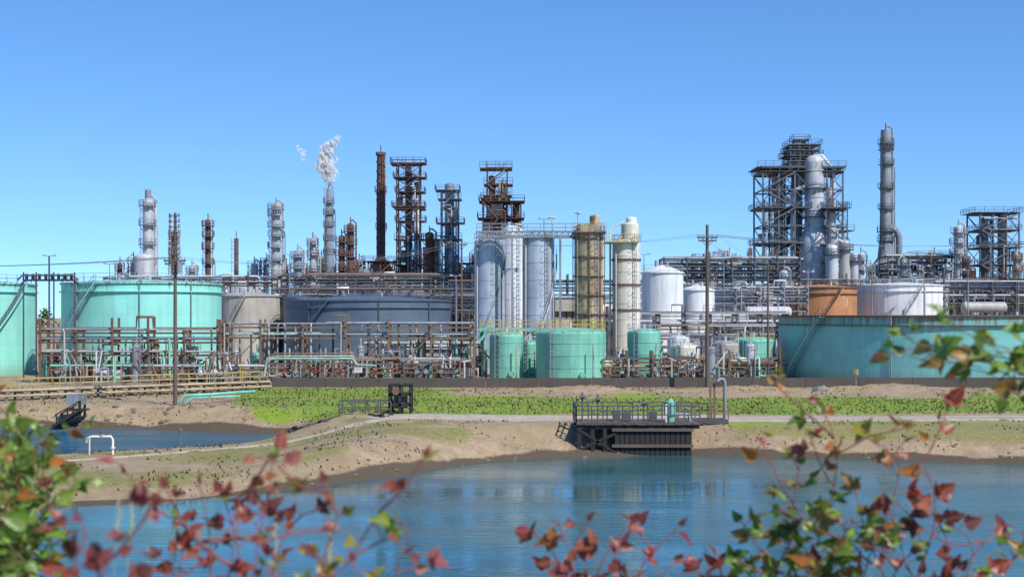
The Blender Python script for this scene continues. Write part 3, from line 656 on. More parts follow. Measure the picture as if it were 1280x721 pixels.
def drum(name,px,d,py,L,r,mat):
    mb=MB(); x_=X(px,d); z=Z(py,d)
    mb.tube((x_-L/2,d,z),(x_+L/2,d,z),r,mat,20)
    for s in(-1,1):
        P=[(x_+s*(L/2+r*.6*math.sin(t)),r*math.cos(t)) for t in np.linspace(0,1.5,5)]
        for (xa,ra),(xb,rb) in zip(P,P[1:]): mb.tube((xa,d,z),(xb,d,z),ra,mat,20,rb)
        mb.box((x_+s*L*.3,d,z/2-r*.4),(.5,r*1.6,z-r*.9),'conc')
        mb.tube((x_+s*L*.25,d,z),(x_+s*L*.25,d,z+r+.7),.2,mat,8)
    mb.rail((x_-L/2,d-r*.5,z+r),(x_+L/2,d-r*.5,z+r),'grey',1.1,1.5,.08)
    mb.build(name,(x_,d,0))
for a in((350,255,392,9,1.2,'light'),(770,240,388,7,1.1,'cream'),(905,238,398,7,1.1,'light'),(960,246,390,7,1.0,'light'),(500,262,368,8,1.1,'grey'),(1230,255,384,7,1.0,'insul'),(580,182,462,4,.8,'white')): drum('horizontal_drum',*a)
def building(name,pxa,pxb,d,ytop,dep,mat,roof='light',win=3,pitch=0.0):
    mb=MB(); x0,x1=X(pxa,d),X(pxb,d); h=Z(ytop,d); cx=(x0+x1)/2
    mb.box((cx,d+dep/2,h/2),(x1-x0,dep,h),mat)
    if pitch:
        mb.add([(x0-.4,d-.4,h),(x1+.4,d-.4,h),(x1+.4,d+dep/2,h+pitch),(x0-.4,d+dep/2,h+pitch),(x0-.4,d+dep+.4,h),(x1+.4,d+dep+.4,h)],[(0,1,2,3),(3,2,5,4),(0,3,4),(1,5,2),(0,4,5,1)],roof)
    else: mb.box((cx,d+dep/2,h+.15),(x1-x0+.5,dep+.5,.3),roof)
    for i in range(win):
        xx=x0+(x1-x0)*(i+.5)/win
        for z in np.arange(1.6,h-1,3.2):
            mb.box((xx,d-.02,z+.3),(1.1,.08,1.1),'black'); mb.box((xx,d-.05,z-.3),(1.3,.12,.1),roof)
    mb.box((x0+.9,d-.03,1.05),(1,.1,2.1),'grey')
    mb.build(name,(cx,d,0))
building('control_building',694,722,246,372,8,'beige',win=4)
building('control_building',738,768,240,378,8,'beige',win=3)
building('equipment_shed',512,556,186,436,5,'beige','light',3,1.0)
building('equipment_shed',560,592,208,430,6,'conc','rust',2,.8)
building('warehouse',894,978,270,380,10,'light','light',7,1.6)
mb=MB(); x=-27.0
while x<110:
    L=6; mb.box((x+L/2,160,hz(x+3,160)+.45),(L-.04,.35,1.25+.03*math.sin(x)),'concd'); x+=L
mb.build('containment_wall',(40,160,0))
# ------------------------------------------------------------ utility poles & wires
def upole(px,d,ytop,arms,r=.16,z0=None,gear=False):
    mb=MB(); x=X(px,d); zt=Z(ytop,d); z0=hz(x,d) if z0 is None else z0
    mb.tube((x,d,z0-.3),(x,d,zt),r*1.25,'wood',12,r*.8); pts=[]
    for ya,half in arms:
        z=Z(ya,d); mb.box((x,d-r,z),(half*2,.12,.16),'wood')
        for q in(-.92,-.45,.45,.92):
            xx=x+q*half; mb.tube((xx,d-r,z+.08),(xx,d-r,z+.32),.06,'cer',8,.04); pts.append((xx,d-r,z+.32))
        for s in(-1,1): mb.beam((x,d-r,z-.7),(x+s*half*.6,d-r,z-.05),.06,'wood')
    if gear:
        for k in range(9):
            z=zt-.3-k*.5
            mb.tube((x-.42,d-.2,z-.2),(x-.42,d-.2,z+.2),.12,'brown',8); mb.tube((x+.4,d-.2,z-.1),(x+.4,d-.2,z+.25),.1,'cer',8)
            mb.box((x,d-.12,z),(.95,.08,.08),'wood')
        mb.tube((x+.45,d-.3,zt-5.4),(x+.45,d-.3,zt-4.5),.26,'grey',12)
    mb.build('utility_pole',(x,d,0)); return pts
A=upole(219,129,266,[(326,1.0),(330,.9)],gear=True)
B=upole(884,156,281,[(297,1.15),(301,1.0)],r=.2)
C=upole(577,176,300,[(306,.7)],r=.13)
D=upole(960,176,330,[(336,.8)],r=.13)
E=upole(1560,128,262,[(285,1.2)],r=.18,z0=0)
G=upole(-420,150,300,[(318,1.2)],r=.18,z0=0)
mb=MB()
def wire(a,b,sag,r=.016):
    a=Vector(a);b=Vector(b); P=[]
    for i in range(25):
        t=i/24; p=a.lerp(b,t); p.z-=sag*4*t*(1-t); P.append(p)
    mb.path(P,r,'grey',4)
for i in range(4): wire(B[i],E[i],1.6); wire(A[i],G[i],1.2)
for i in(0,2): wire(B[i],C[i],.8)
for i in(0,3): wire(A[i],C[i],1.5); wire(D[i],B[i],.5)
mb.build('power_lines')
# ------------------------------------------------------------ left walkway
mb=MB(); a=Vector((X(-60,131),131,0)); b=Vector((X(338,153),153,0)); L=(b-a).length; u=(b-a).normalized(); w=Vector((-u.y,u.x,0)); n=20
for i in range(n+1):
    p=a+u*L*i/n
    for q in(0,2.2): mb.beam(p+w*q+Vector((0,0,-1.2)),p+w*q+Vector((0,0,.82)),.2,'plank')
    mb.beam(p-w*.2+Vector((0,0,.72)),p+w*2.4+Vector((0,0,.72)),.18,'plank')
for i in range(260):
    p=a+u*L*(i+.5)/260+w*1.45; mb.box((p.x,p.y,.89+U(-.012,.012)),(L/260-.02,1.6+U(-.06,.06),.07),'plank',math.atan2(u.y,u.x))
for z,q,r,mt in((.95,.05,.15,'tan'),(.93,.42,.11,'brown'),(.45,-.15,.12,'tan')):
    mb.path([a+w*q+Vector((0,0,z)),b+w*q+Vector((0,0,z))],r,mt)
mb.rail(a+w*.62+Vector((0,0,.9)),b+w*.62+Vector((0,0,.9)),'tan',1.1,2,.075)
mb.rail(a+w*2.28+Vector((0,0,.9)),b+w*2.28+Vector((0,0,.9)),'yellow',1.1,2,.07)
mb.build('wooden_walkway',tuple((a+b)/2))
mb=MB(); d=131
mb.path([W(222,506,d),W(232,494,d),W(262,493,d),W(300,490,d+4),W(318,489,d+6)],.15,'mints',10)
mb.path([W(226,509,d-1),W(240,497,d-1),W(300,495,d+2)],.09,'mints',10); mb.build('green_discharge_pipe',tuple(W(260,500,d)))
d=162; mb=MB()
for k in range(3): mb.path([(X(330,d),d+k*.5,1.2),(X(334,d),d+k*.5,Z(450-k*3,d)),(X(345,d),d+k*.5,Z(448-k*3,d)),(X(440,d),d+k*.5,Z(448-k*3,d)),(X(446,d),d+k*.5,Z(456,d)),(X(470,d),d+k*.5,Z(457,d))],.085,('mints','insul','brown')[k])
for p in(345,375,405,435): mb.beam((X(p,d),d+.5,0),(X(p,d),d+.5,Z(450,d)),.14,'grey')
mb.build('green_pipe_run',(X(400,d),d,0))
# ------------------------------------------------------------ intake platform
mb=MB(); y0,y1=102.2,106.4; xa,xb=X(766,104),X(859,104)
for i in range(15):
    xx=xa+(xb-xa)*(i+.5)/15; mb.box((xx,y0,-1.25+U(-.04,.04)),((xb-xa)/15-.05,.22,2.7),'black')
mb.box(((xa+xb)/2,y1,-1.2),(xb-xa,.25,2.6),'black')
for xx in(xa,xb): mb.box((xx,(y0+y1)/2,-1.2),(.25,y1-y0-.3,2.55),'black')
for z in(-.15,-1.3): mb.beam((xa-.2,y0-.2,z),(xb+.2,y0-.2,z),.2,'wood')
xl,xr=X(718,105),X(868,105); zd=.25
for i in range(40):
    xx=xl+(xr-xl)*(i+.5)/40; mb.box((xx,(y0+y1)/2+.1,zd+U(-.02,.02)),((xr-xl)/40-.03,y1-y0+.8+U(-.1,.1),.1),'wood')
for q in(y0,y1): mb.beam((xl,q,zd-.2),(xr,q,zd-.2),.25,'black')
for p in(722,738,753):
    for q in(y0,y1): mb.beam((X(p,105),q,-2.2),(X(p,105),q,zd-.1),.28,'black')
mb.beam((X(720,105),y0-.1,-.1),(X(766,105),y0-.1,-1.8),.18,'black'); mb.beam((X(722,105),y0-.1,-1.6),(X(766,105),y0-.1,-.4),.18,'black')
for q in(y0-.2,y1+.3): mb.rail((xl,q,zd),(xr,q,zd),'dark',1.3,1.1,.09)
mb.rail((xl,y0-.2,zd),(xl,y1+.3,zd),'dark',1.3,1.1,.09)
for p,yt in((727,489),(746,492),(803,497)):
    mb.beam((X(p,105),104,zd),(X(p,105),104,Z(yt,105)),.12,'dark'); mb.tube((X(p-3,105),103.9,Z(yt+6,105)),(X(p+3,105),103.9,Z(yt+6,105)),.14,'dark',8)
xm=X(836,105); mb.tube((xm,104,zd),(xm,104,zd+.5),.32,'mints',14); mb.tube((xm,104,zd+.5),(xm,104,zd+1.5),.42,'mints',16,.38); mb.tube((xm,104,zd+1.5),(xm,104,zd+1.75),.3,'mints',14,.1)
for k in range(8):
    t=k*.785; mb.beam((xm+.42*math.cos(t),104+.42*math.sin(t),zd+.55),(xm+.4*math.cos(t),104+.4*math.sin(t),zd+1.45),.05,'dark')
mb.path([(xm+.3,103.9,zd+.6),(xm+1.2,103.9,zd+.6),(xm+1.4,103.9,zd+.4),(xm+1.4,103.9,-1.5)],.1,'grey')
mb.beam((X(829,105),103,zd),(X(829,105),103,zd+1.4),.12,'white')
for p in(770,782,815): mb.box((X(p,105),104.5,zd+.4),(U(.5,.9),.8,U(.5,.9)),'dark')
mb.build('intake_pump_platform',((xa+xb)/2,104,0))
mb=MB(); d=108; xl,xr=X(846,d),X(908,d); zd=Z(524,d)
for i in range(18):
    xx=xl+(xr-xl)*(i+.5)/18; mb.box((xx,d,zd),((xr-xl)/18-.03,2.2,.1),'wood')
for q in(-1,1):
    mb.beam((xl,d+q,zd-.16),(xr,d+q,zd-.16),.2,'dark'); mb.rail((xl,d+q,zd+.05),(xr,d+q,zd+.05),'brown',1.1,1,.08)
    for p in(850,878,905): mb.beam((X(p,d),d+q,-1.6),(X(p,d),d+q,zd-.2),.2,'wood')
for p in(888,893): mb.beam((X(p,d),d,zd),(X(p,d),d,Z(472,d)),.16,'brown')
mb.beam((X(886,d),d,Z(476,d)),(X(895,d),d,Z(476,d)),.2,'brown')
mb.path([(X(905,d),d-.4,-1),(X(905,d),d-.4,Z(478,d)),(X(904,d),d-.4,Z(474,d)),(X(900,d),d-.4,Z(473,d)),(X(896,d),d-.4,Z(476,d))],.13,'grey',10)
mb.build('sluice_gate_platform',((xl+xr)/2,d,0))
mb=MB(); d=117; xl,xr=X(426,d),X(518,d); zd=Z(521,d)
for i in range(24):
    xx=xl+(xr-xl)*(i+.5)/24; mb.box((xx,d,zd),((xr-xl)/24-.03,2.4,.1),'wood')
for q in(-1.1,1.1):
    mb.beam((xl,d+q,zd-.16),(xr,d+q,zd-.16),.2,'black'); mb.rail((xl,d+q,zd+.05),(X(490,d),d+q,zd+.05),'dark',1.3,1,.1)
    for p in(428,455,485,515): mb.beam((X(p,d),d+q,-1.8),(X(p,d),d+q,zd-.2),.24,'black')
for p in(488,501,514):
    for q in(-.9,.9): mb.beam((X(p,d),d+q,-.5),(X(p,d),d+q,Z(481,d)),.2,'black')
for yy in(481,492,505): mb.beam((X(487,d),d-.9,Z(yy,d)),(X(515,d),d-.9,Z(yy,d)),.2,'black'); mb.beam((X(487,d),d+.9,Z(yy,d)),(X(515,d),d+.9,Z(yy,d)),.18,'black')
mb.box((X(501,d),d,Z(501,d)),(1.1,1.2,1.1),'dark'); mb.tube((X(501,d),d,Z(495,d)),(X(501,d),d,Z(478,d)),.09,'dark')
mb.tube((X(496,d),d-1.1,Z(488,d)),(X(496,d),d-1.2,Z(488,d)),.3,'rust',14)
for q in(-.8,0,.8): mb.beam(W(366,540,d-3)+Vector((0,q,0)),Vector((xl,d+q,zd)),.3,'black')
for i in range(12):
    p=W(366,539,d-3).lerp(Vector((xl,d,zd)),i/11); mb.box(p+Vector((0,0,.14)),(.3,1.9,.06),'wood')
for k in range(30):
    p=W(368+k*4.2,537-k*.5,d-3)+Vector((0,U(-1,1),.2)); mb.beam(p,p+Vector((U(-1.1,1.1),U(-1,1),U(-.6,.4))),.24,random.choice(['black','wood']))
mb.build('sluice_gate_platform',((xl+xr)/2,d,0))
mb=MB(); d=126
for k in range(5): mb.box((X(72+k*6,d),d,Z(530-k*3.6,d)),(.5,1.6,.1),'black')
for q in(-.8,.8):
    mb.beam((X(68,d),d+q,Z(533,d)),(X(100,d),d+q,Z(514,d)),.16,'black'); mb.beam((X(72,d),d+q,Z(518,d)),(X(104,d),d+q,Z(500,d)),.1,'black')
    for p,t in((74,531),(88,523),(102,514)): mb.beam((X(p,d),d+q,Z(t,d)),(X(p,d),d+q,Z(t-14,d)),.1,'black')
mb.box((X(97,d),d,Z(512,d)),(1.6,1.9,.12),'black'); mb.box((X(95,d),d+.2,Z(499,d)),(1.6,.8,.9),'grey')
for q in(-.7,.7): mb.beam((X(103,d),d+q,-1),(X(103,d),d+q,Z(500,d)),.16,'black')
mb.build('metal_access_steps',(X(88,d),d,0))
mb=MB(); d=95; g=hz(X(140,d),d)
mb.path([(X(141,d),d,g-.2),(X(141,d),d,g+1.0),(X(139,d),d,g+1.2),(X(115,d),d,g+1.2),(X(109,d),d,g+1.1),(X(108,d),d,g+.8)],.08,'cream',10)
mb.beam((X(112,d),d,g-.2),(X(112,d),d,g+1.1),.08,'cream'); mb.tube((X(127,d),d,g+1.2),(X(127,d),d,g+1.5),.12,'grey',8); mb.tube((X(127,d),d,g+1.5),(X(127,d),d,g+1.55),.22,'rust',12)
mb.tube((X(141,d),d,g+.4),(X(141,d),d,g+.5),.16,'cream',10)
mb.build('standpipe',(X(126,d),d,g))
def sign(px,d,py,w,h,mt='white'):
    mb=MB(); x=X(px,d); z=Z(py,d)
    mb.box((x,d-.06,z),(w,.03,h),mt); mb.box((x,d-.08,z+h*.25),(w*.7,.01,h*.12),'red'); mb.box((x,d-.08,z-h*.1),(w*.7,.01,h*.08),'dark'); mb.beam((x,d,hz(x,d)-.2),(x,d,z+h/2),.07,'grey'); mb.build('warning_sign',(x,d,0))
sign(1070,158,465,.5,.6,'yellow'); sign(448,165,462,.9,.6)
def rockfield(name,n,fn,smin,smax,mat):
    mb=MB(); r=random.Random(5)
    for k in range(n):
        x,y=fn(r); s=smin+(smax-smin)*r.random()**2.5; z=hz(x,y)
        vs=[]
        for i in range(3):
            for j in range(6):
                t=j*1.047+r.uniform(-.3,.3); rad=s*(1.0,.85,.4)[i]*r.uniform(.7,1.2); vs.append((x+rad*math.cos(t),y+rad*math.sin(t)*.8,z-.15*s+s*(0,.4,.7)[i]*r.uniform(.8,1.1)))
        fs=[(i*6+j,i*6+(j+1)%6,(i+1)*6+(j+1)%6,(i+1)*6+j) for i in range(2) for j in range(6)]+[(12,13,14,15,16,17)]
        mb.add(vs,fs,mat)
    mb.build(name)
rockfield('boulder',1,lambda r:(X(1017,150),147),1.1,1.2,'conc')
def bankpt(r):
    P=r.choice([PA[:9],PB[5:11]]); i=r.randrange(len(P)-1); t=r.random(); a,b=P[i],P[i+1]
    return a[0]+(b[0]-a[0])*t+r.uniform(-.5,1), a[1]+(b[1]-a[1])*t+abs(r.gauss(0,1.6))
rockfield('bank_rocks',300,bankpt,.04,.22,'rock')
rockfield('bank_rocks',90,lambda r:(r.uniform(-48,-20),r.uniform(125.5,129)),.08,.4,'rock')
# ------------------------------------------------------------ grass tufts
n=60000
gx=rng.uniform(-58,62,n); gy=rng.uniform(66,159,n)
pxx=gx*F/gy+640
dmm=np.minimum(sdpoly(gx,gy,PA),sdpoly(gx,gy,PB)); nz=fnoise(gx,gy,0.5,31)
green=(gy>116)&(pxx>300)&((gy<139+nz*3)|(pxx<540))
keep=(dmm>1.0)&(green|((nz>-0.05)&(rng.random(n)<.7)))&~((np.abs(gy-112.3)<3.2)&(pxx>430)&(gy<116))
gx,gy,green=gx[keep],gy[keep],green[keep]; gz=height(gx,gy); k=len(gx)
hh=rng.uniform(.05,.22,k); ww=rng.uniform(.04,.11,k); th=rng.uniform(0,3.14,k); ln=rng.uniform(-.1,.1,k)
v=np.zeros((k,3,3))
v[:,0]=np.stack([gx-ww*np.cos(th),gy-ww*np.sin(th),gz-.02],1); v[:,1]=np.stack([gx+ww*np.cos(th),gy+ww*np.sin(th),gz-.02],1); v[:,2]=np.stack([gx+ln,gy+ln,gz+hh],1)
me=bpy.data.meshes.new('grass'); me.from_pydata(v.reshape(-1,3).tolist(),[],np.arange(3*k).reshape(-1,3).tolist())
cg=np.array([.20,.31,.022]);cd=np.array([.32,.27,.11])
cc=np.where(green[:,None],cg,cd)*rng.uniform(.65,1.3,(k,1)); mixr=rng.random(k)<.18; cc[mixr]=cd*0.9
cc=np.repeat(np.concatenate([cc,np.ones((k,1))],1),3,0)
ca=me.color_attributes.new('Col','FLOAT_COLOR','POINT'); ca.data.foreach_set('color',cc.astype(np.float32).ravel())
m,nt,b=newmat('grass_blades'); at=N(nt,'ShaderNodeAttribute',attribute_name='Col'); nt.links.new(at.outputs[0],b.inputs['Base Color']); b.inputs['Roughness'].default_value=.9
cb=N(nt,'ShaderNodeCombineXYZ'); cb.inputs[2].default_value=1; nt.links.new(cb.outputs[0],b.inputs['Normal'])
me.materials.append(m); o=bpy.data.objects.new('grass',me); scene.collection.objects.link(o)
# ------------------------------------------------------------ distant treeline
k=26000
base=rng.integers(0,150,k); bx=np.linspace(-430,430,150)+rng.uniform(-3,3,150); bh=rng.uniform(9,15,150); by=rng.uniform(470,560,150)
ang=rng.uniform(0,6.28,k); rr_=np.sqrt(rng.random(k)); hgt=rng.random(k)**.8
cw=3.6*np.sin(np.clip(hgt*1.1+.15,0,1)*3.0)+.8
lx=bx[base]+np.cos(ang)*rr_*cw*1.3; ly=by[base]+np.sin(ang)*rr_*cw; lz=1.0+bh[base]*hgt
s=rng.uniform(.5,1.1,k); q=rng.normal(size=(k,3,3))*s[:,None,None]*.8
v=np.stack([lx,ly,lz],1)[:,None,:]+q
me=bpy.data.meshes.new('tree_line'); me.from_pydata(v.reshape(-1,3).tolist(),[],np.arange(3*k).reshape(-1,3).tolist())
m,nt,b=newmat('distant_foliage'); tc=N(nt,'ShaderNodeTexCoord').outputs['Object']; c=mixc(nt,ramp(nt,noise_(nt,tc,.2,4,.7),.35,.65),(.04,.075,.015),(.10,.16,.03)); nt.links.new(c,b.inputs['Base Color']); b.inputs['Roughness'].default_value=.9
me.materials.append(m); o=bpy.data.objects.new('tree_line',me); scene.collection.objects.link(o)
# ------------------------------------------------------------ foreground leafy shrubs
half=[(0.05,0.0),(0.16,-0.07),(0.30,-.02),(0.40,0.06),(0.47,0.17),(0.42,0.24),(0.50,0.36),(0.40,0.40),(0.32,0.46),(0.36,0.56),(0.27,0.62),(0.25,0.72),(0.16,0.78),(0.12,0.90),(0.0,1.05)]
OUT=[(x,y) for x,y in half]+[(-x,y) for x,y in half[-2::-1]]
GREEN=[(.11,.24,.02),(.17,.33,.03),(.06,.14,.015),(.24,.36,.05)]
RED=[(.30,.035,.03),(.18,.025,.035),(.40,.10,.06),(.36,.07,.08)]
ORG=[(.45,.15,.03),(.36,.20,.04),(.30,.26,.04)]
class Plant:
    def __init__(s,seed): s.v=[];s.f=[];s.c=[];s.uv=[];s.mt=[];s.r=random.Random(seed)
    def leaf(s,p,dirv,size,col):
        r=s.r; d=dirv.normalized(); nrm=Vector((r.uniform(-1,1),-1+r.uniform(-.4,.9),r.uniform(-.1,1.5))); nrm=(nrm-d*nrm.dot(d)).normalized(); u=d.cross(nrm).normalized()
        fold=r.uniform(.15,.7);curl=r.uniform(-.2,.7); asp=r.uniform(.7,1.05); tw=r.uniform(-.35,.35); o=len(s.v)
        pts=[(0,.42)]+OUT
        for (a,b) in pts:
            jx=a*asp*(1+r.uniform(-.08,.08)); jy=b+r.uniform(-.02,.02)
            hgt=-fold*0.4+abs(a)*fold-curl*b*b*.6+tw*a*b
            s.v.append(p+(u*jx+d*jy+nrm*hgt)*size); s.uv.append((a,b)); s.c.append(col)
        n=len(OUT)
        for i in range(n): s.f.append((o,o+1+i,o+1+(i+1)%n)); s.mt.append(0)
    def stem(s,pts,r0,r1,col=(.22,.07,.05)):
        mb=MB(); M['_s']=stemmat; mb.path(pts,r0,'_s',6,r1); o=len(s.v)
        s.v+= [Vector(q) for q in mb.v]; s.uv+=[(0,0)]*len(mb.v); s.c+=[col]*len(mb.v)
        for f in mb.f: s.f.append(tuple(i+o for i in f)); s.mt.append(1)
    def vine(s,keys,size,pal,step=.045,root=True,r0=.005,tri=.5,scol=(.26,.06,.05),twigs=.25,sub=False):
        r=s.r; K=[W(*q) for q in keys] if not sub else keys
        if root:
            g=K[0]; rt=Vector((g.x+r.uniform(-.2,.2),g.y+r.uniform(-.1,.3),hz(g.x,g.y)-.05)); K=[rt]+K
        C=[]
        for i in range(len(K)-1):
            p0=K[max(i-1,0)];p1=K[i];p2=K[i+1];p3=K[min(i+2,len(K)-1)]; kk=max(2,int((p2-p1).length/.02))
            for j in range(kk):
                t=j/kk; C.append(0.5*((2*p1)+(-p0+p2)*t+(2*p0-5*p1+4*p2-p3)*t*t+(-p0+3*p1-3*p2+p3)*t**3))
        C.append(K[-1]); C=[c+Vector((r.gauss(0,.0015),r.gauss(0,.0015),r.gauss(0,.0015))) for c in C]
        s.stem(C[::2]+[C[-1]],r0,.0012,scol); acc=0; side=1
        for i in range(1,len(C)):
            acc+=(C[i]-C[i-1]).length
            if C[i].z<Z(770,C[i].y): continue
            if acc>step*r.uniform(.6,1.5):
                acc=0; side*=-1; T=(C[i]-C[i-1]).normalized()
                sd=Vector((side*r.uniform(.4,1),r.uniform(-.7,.5),r.uniform(-.3,.8))).normalized(); pd=(sd+T*.4).normalized(); pl_=size*r.uniform(.4,1.1)
                if not sub and r.random()<twigs:
                    L_=size*r.uniform(2,4.5); s.vine([C[i],C[i]+pd*L_*.5,C[i]+pd*L_+Vector((0,0,r.uniform(-.3,.5)*L_))],size*.85,pal,step*.8,False,.0022,tri,scol,0,True); continue
                e=C[i]+pd*pl_; s.stem([C[i],C[i]+pd*pl_*.5+Vector((0,0,.004)),e],.0014,.0008,scol)
                base=r.choice(pal); f_=r.uniform(.65,1.2); col=tuple(c*f_ for c in base); sz=size*r.uniform(.5,1.15)
                if r.random()<tri:
                    s.leaf(e,pd+Vector((0,0,-.3)),sz,col)
                    for q in(-1,1):
                        a=Vector((pd.z*q,-.1*q,-pd.x*q)); s.leaf(e-pd*.006,(a*1.1+pd*.35),sz*.75,col)
                else: s.leaf(e,pd+Vector((r.uniform(-.3,.3),0,r.uniform(-.9,.3))),sz,col)
        s.leaf(C[-1],C[-1]-C[-3],size*.6,r.choice(pal))
    def build(s,name):
        me=bpy.data.meshes.new(name); o0=s.v[0].copy(); o0.z=hz(o0.x,o0.y)
        me.from_pydata([tuple(q-o0) for q in s.v],[],s.f)
        ca=me.color_attributes.new('Col','FLOAT_COLOR','POINT'); ca.data.foreach_set('color',np.array([(*c,1) for c in s.c],np.float32).ravel())
        ul=me.uv_layers.new(name='UVMap'); uv=np.array(s.uv,np.float32); li=np.zeros(len(me.loops),np.int32); me.loops.foreach_get('vertex_index',li); ul.data.foreach_set('uv',uv[li].ravel())
        me.materials.append(leafmat); me.materials.append(stemmat); me.polygons.foreach_set('material_index',s.mt); me.polygons.foreach_set('use_smooth',[True]*len(s.mt))
        o=bpy.data.objects.new(name,me); o.location=o0; scene.collection.objects.link(o)
leafmat,nt,b=newmat('leaf')
at=N(nt,'ShaderNodeAttribute',attribute_name='Col').outputs[0]; tcn=N(nt,'ShaderNodeTexCoord')
nz=noise_(nt,tcn.outputs['Object'],60,5,.7); nz2=noise_(nt,tcn.outputs['Object'],14,3,.6)
c=mixc(nt,ramp(nt,nz,.45,.75),at,(.16,.08,.025)); c=mixc(nt,ramp(nt,nz2,.45,.75),c,at)
sx=N(nt,'ShaderNodeSeparateXYZ'); nt.links.new(tcn.outputs['UV'],sx.inputs[0])
ab=N(nt,'ShaderNodeMath',operation='ABSOLUTE'); nt.links.new(sx.outputs[0],ab.inputs[0])
vein=ramp(nt,ab.outputs[0],0.008,0.03,(.7,.7,.7),(0,0,0))
sv=N(nt,'ShaderNodeMath',operation='MULTIPLY_ADD'); nt.links.new(ab.outputs[0],sv.inputs[0]); sv.inputs[1].default_value=-.9; nt.links.new(sx.outputs[1],sv.inputs[2])
fr=N(nt,'ShaderNodeMath',operation='PINGPONG'); nt.links.new(sv.outputs[0],fr.inputs[0]); fr.inputs[1].default_value=.085
v2=ramp(nt,fr.outputs[0],0.002,0.014,(.35,.35,.35),(0,0,0))
c2=mixc(nt,vein,c,(.34,.26,.10)); c2=mixc(nt,v2,c2,(.28,.20,.07))
nt.links.new(c2,b.inputs['Base Color']); b.inputs['Roughness'].default_value=.4
tr=N(nt,'ShaderNodeBsdfTranslucent'); nt.links.new(c2,tr.inputs[0]); ms=N(nt,'ShaderNodeMixShader'); ms.inputs[0].default_value=.35
nt.links.new(b.outputs[0],ms.inputs[1]); nt.links.new(tr.outputs[0],ms.inputs[2]); nt.links.new(ms.outputs[0],nt.nodes['Material Output'].inputs[0])
stemmat,nt,b=newmat('stem'); at=N(nt,'ShaderNodeAttribute',attribute_name='Col'); nt.links.new(at.outputs[0],b.inputs['Base Color']); b.inputs['Roughness'].default_value=.6
R_=random.Random(12)
p=Plant(1)
for k in range(38):
    x=R_.uniform(-70,58); t=R_.uniform(508,690) if x<42 else R_.uniform(560,690)
    d=R_.uniform(2.7,4.0); p.vine([(x-30+R_.uniform(-20,20),800,d),(x-15,(800+t)/2,d),(x+R_.uniform(-5,20),t,d-.1)],.044,GREEN*4+RED[:1]+ORG[:1],.034,scol=(.15,.12,.04))
p.vine([(-20,700,3),(30,650,3),(80,615,3)],.05,GREEN,.05,scol=(.35,.25,.15))
p.build('green_leaf_shrub')
p=Plant(2)
for K in ([(30,900,1.9),(90,720,1.9),(110,655,1.9),(85,650,1.9)],[(140,900,2.0),(130,740,2.0),(100,680,2.0),(75,650,2.0)],[(110,900,1.9),(120,740,1.9),(150,690,1.9)]): p.vine(K,.034,RED,.04,r0=.003)
p.build('red_vine')
p=Plant(3)
for K in ([(250,860,2.7),(265,700,2.7),(255,640,2.7),(250,605,2.7)],[(300,860,2.4),(320,700,2.4),(335,620,2.4),(342,570,2.4)],[(230,860,2.9),(225,720,2.9),(235,650,2.9)],[(310,860,2.7),(300,700,2.7),(275,610,2.7)],[(345,860,2.8),(350,720,2.8),(310,640,2.8)],[(270,860,2.4),(290,700,2.4),(300,645,2.4)],[(200,860,2.7),(205,730,2.7),(215,690,2.7)],[(330,860,2.7),(340,720,2.7),(360,660,2.7)]): p.vine(K,.038,RED*4+ORG[:1]+[GREEN[0]],.034,r0=.003)
p.build('red_leaf_shrub')
p=Plant(4)
for K in ([(370,860,2.2),(400,720,2.2),(420,640,2.2),(405,600,2.2)],[(360,860,2.2),(440,700,2.2),(475,640,2.2),(505,655,2.2),(515,690,2.2)],[(420,860,2.5),(415,740,2.5),(395,690,2.5)],[(450,860,2.5),(455,740,2.5),(440,700,2.5)],[(500,860,2.4),(490,740,2.4),(505,690,2.4)]): p.vine(K,.033,[RED[3],RED[0],ORG[2],GREEN[3],RED[1]],.042,r0=.0025)
p.build('red_vine')
p=Plant(5)
for K in ([(690,860,3.3),(705,720,3.3),(735,650,3.3)],[(730,860,3.3),(745,720,3.3),(790,650,3.3)],[(760,860,3.4),(790,730,3.4),(850,655,3.4)],[(700,860,3.3),(720,740,3.3),(700,660,3.3)],[(800,860,3.4),(820,740,3.4),(845,700,3.4)],[(740,860,3.2),(770,730,3.2),(770,690,3.2)],[(860,860,3.4),(870,740,3.4),(900,700,3.4)],[(690,860,3.2),(720,760,3.2),(715,700,3.2)]): p.vine(K,.044,RED*3+[ORG[0]],.036,r0=.003,twigs=.12)
p.build('red_leaf_shrub')
p=Plant(6)
